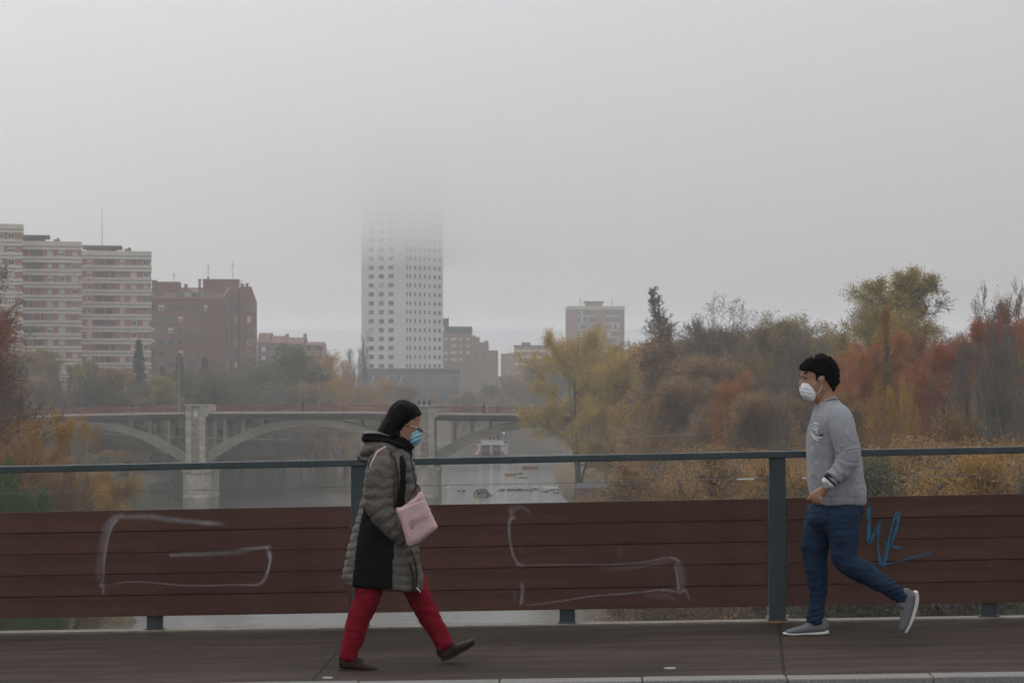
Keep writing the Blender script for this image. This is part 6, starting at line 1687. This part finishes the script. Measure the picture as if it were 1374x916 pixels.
# chest lettering wrapping round the side: white felt with black edges
felt = fabric('felt_white', (.55, .55, .52), .9, 60); feltk = fabric('felt_black', (.015, .015, .016), .9, 60)
m = MB()
def surf(u, v):
    t = min(.99, abs(u-1117)/32.0); return -(41*(1-t**2.3)**(1/2.3))*Mn.k - .004
for (pp, r_, mi) in (([(1094, 571.5), (1097.5, 572.5), (1102, 577)], 1.5, 1), ([(1094.5, 581.2), (1097.5, 583), (1100, 580.5)], 1.5, 1), ([(1094, 570), (1098, 571), (1101.5, 574.2)], .5, 0)):
    b = len(m.m); Mn.limb(m, [(x, y, surf(x, y), r_, .6) for x, y in pp], 6, 4)
    for i in range(b, len(m.m)): m.m[i] = mi
for pp in ([(1088.5, 567), (1092.5, 568), (1095.5, 571)], [(1087.5, 574), (1091, 577), (1094, 582)], [(1086.5, 580), (1089, 587), (1093, 590)], [(1088, 583), (1092, 586.5), (1097, 586)], [(1089.5, 571), (1093, 575), (1096.5, 577)]):
    b = len(m.m); Mn.limb(m, [(x, y, surf(x, y), 1.1, .8) for x, y in pp], 6, 4)
m.build('chest_lettering', [felt, feltk], MN, smooth=True)
# jeans
jean = fabric('denim', (.017, .033, .066), .85, 70, .25, .3, 0, var2=.25, scale2=5)
def jd(c, n_):
    u, v = Mn.uv(c)
    return .006*ripple((c.x, c.y, c.z*1.5), 9, 2) + .0045*ripple((c.x*.6, c.y*.6, c.z*2.6), 22, 5) + (.003*math.sin(v*.9+u*.3) if v > 815 or u > 1185 else 0)
m = MB()
Mn.slices(m, [(664, 1090, 1160, 31), (676, 1088, 1159.5, 33), (690, 1084, 1157, 34), (700, 1084, 1150, 31), (712, 1094, 1140, 18)], n=4)
Mn.limb(m, [(1108, 690, .085, 24, 23), (1102, 712, .085, 21.5, 22), (1096.5, 733, .085, 19.5, 19), (1096.5, 750, .085, 17, 16.5), (1099, 770, .088, 15, 15), (1100, 795, .09, 12.5, 13), (1099, 818, .09, 10.8, 11.5), (1097.5, 829, .09, 11.5, 12), (1096.5, 835, .09, 12.2, 12)], 24, 5)
Mn.limb(m, [(1125, 688, -.085, 26, 22), (1128, 706, -.085, 23.5, 21.5), (1129, 725, -.085, 19.5, 19), (1129.5, 742, -.085, 17.5, 17), (1137, 755, -.088, 16, 16), (1155, 765.5, -.09, 14.8, 15), (1174, 777, -.09, 12.8, 13.5), (1190, 787, -.09, 11.2, 12), (1202, 795.5, -.09, 10.2, 11), (1207, 798.5, -.09, 10.2, 11)], 24, 5)
fuse(m, 'jeans', jean, MN, .008, 2, jd)
# trainers
sng = fabric('trainer_grey', (.155, .16, .165), .8, 120, .2, .4); snw = mat('trainer_sole', (.58, .57, .54), .6, .08, 20)
shoe(Mn, [[(1108, 843.5, .09, 9, 9), (1098, 842.5, .09, 8.5, 9.5), (1086, 845.2, .09, 6.6, 10), (1072, 847.6, .09, 4.6, 10.5), (1059, 849.4, .09, 2.9, 8.5)], [(1105, 833, .09, 8, 8.5), (1106, 842, .09, 9.5, 9)], [(1092, 833, .09, 4, 7.5), (1089, 841, .09, 6, 9)]],
     [(1113.5, 849.5, .09, 3.0, 9), (1100, 851.2, .09, 2.5, 9), (1083, 851.6, .09, 1.8, 9), (1066, 852.2, .09, 1.9, 10), (1054, 851.5, .09, 1.6, 7)], MN, sng, snw, nm='trainer')
shoe(Mn, [[(1216, 797, -.09, 9, 9.5), (1214, 808, -.09, 8.6, 9.5), (1212, 820, -.09, 7.2, 10), (1209.5, 833, -.09, 5.4, 10.5), (1206.5, 842, -.09, 3.6, 8.5)], [(1210, 792, -.09, 7.5, 8.5), (1215, 798, -.09, 9.5, 9)], [(1204, 800, -.09, 5, 8), (1206, 810, -.09, 6, 9)]],
     [(1224.5, 791.5, -.09, 3.0, 9), (1225.5, 802, -.09, 3.0, 9), (1222.5, 816, -.09, 2.6, 9), (1217.5, 831, -.09, 2.6, 10), (1210.5, 845, -.09, 2.2, 8)], MN, sng, snw, nm='trainer')
m = MB(); Mn.limb(m, [(1099, 829, .09, 9, 8.5), (1100, 838, .09, 8.5, 8.5)], 16, 3); m.build('sock', pip, MN, smooth=True)
m = MB(); Mn.limb(m, [(1204, 796, -.09, 8.5, 8.2), (1212, 800, -.09, 8.2, 8.2)], 16, 3); m.build('sock', pip, MN, smooth=True)

# ------------------------------------------------------------------ small walkers on the far bridge
def walker(px, h, face, top, legs, label, hairc='hair_black', stride=.22, group='people walking over the arch bridge', extra=None):
    y = DB+1.0; py = deck_y(px); g = at(px, py, y)
    fg_ = Fig(y, g); K = h/(1.7)/fg_.k  # px per (metre at 1.7 tall)
    def Q(x, z, off=0): return (px+x*K*face, py-z*K, off)
    m = MB()
    def lb(pts): fg_.limb(m, [(*Q(x, z, o), r*K, r2*K) for (x, z, o, r, r2) in pts], 10, 3)
    lb([(0, .88, -.08, .10, .10), (stride*.5, .48, -.08, .075, .075), (stride, .06, -.08, .05, .05), (stride+.14, .03, -.08, .035, .04)])
    lb([(0, .88, .08, .10, .10), (-stride*.35, .48, .08, .075, .075), (-stride, .08, .08, .05, .05), (-stride+.13, .03, .08, .035, .04)])
    lb([(0, .80, 0, .13, .16), (.0, 1.1, 0, .12, .15), (.02, 1.35, 0, .13, .19), (.02, 1.43, 0, .07, .1), (.03, 1.52, 0, .055, .055)])
    lb([(.03, 1.50, 0, .06, .06), (.04, 1.60, 0, .095, .08), (.035, 1.69, 0, .06, .055)])
    lb([(.02, 1.36, -.19, .055, .055), (-.06, 1.1, -.22, .045, .045), (.06, .88, -.22, .035, .035)])
    lb([(.02, 1.36, .19, .055, .055), (.06, 1.1, .22, .045, .045), (.16, .9, .22, .035, .035)])
    zz = h/1.7
    def mf(c, n_):
        z = c.z/zz
        if z > 1.60 or (z > 1.5 and c.x*face < -.0): return 2
        if z > 1.43: return 3
        if z > .80: return 0
        return 1
    fuse(m, 'walker', [top, legs, MATS[hairc], skin], None, .035, 1, None, mf)
    o = COL.objects[-1]; 
    o = [q for q in bpy.data.objects if q.name.startswith('walker') and not q.get('label')][0]
    o.name = 'person'; o.location = g; tag(o, label, 'person', group)
    return o
dkc = fabric('cloth_dark', (.03, .03, .035), .9, 5); orc = fabric('cloth_orange', (.50, .22, .03), .9, 5); ltc = fabric('cloth_pale', (.42, .40, .38), .9, 5); brc = fabric('cloth_brown', (.13, .075, .05), .9, 5)
walker(76, 1.66, 1, brc, dkc, 'far walker in brown on the bridge above the orange tree')
walker(177.5, 1.75, 1, dkc, dkc, 'dark clad far walker on the bridge left of the stone pier')
walker(325, 1.70, -1, dkc, brc, 'dark clad far walker on the bridge just right of the stone pier')
walker(406.5, 1.74, -1, dkc, dkc, 'dark clad far walker on the middle of the arch bridge', stride=.12)
walker(462, 1.72, -1, orc, dkc, 'far walker in an orange jacket on the bridge')
walker(649, 1.72, 1, dkc, dkc, 'dark clad walker, left one of a pair on the bridge')
walker(653.5, 1.64, 1, ltc, ltc, 'pale clad walker, right one of a pair on the bridge', stride=.12)
walker(668, 1.70, -1, brc, dkc, 'lone far walker in brown right of the pair', stride=.15)
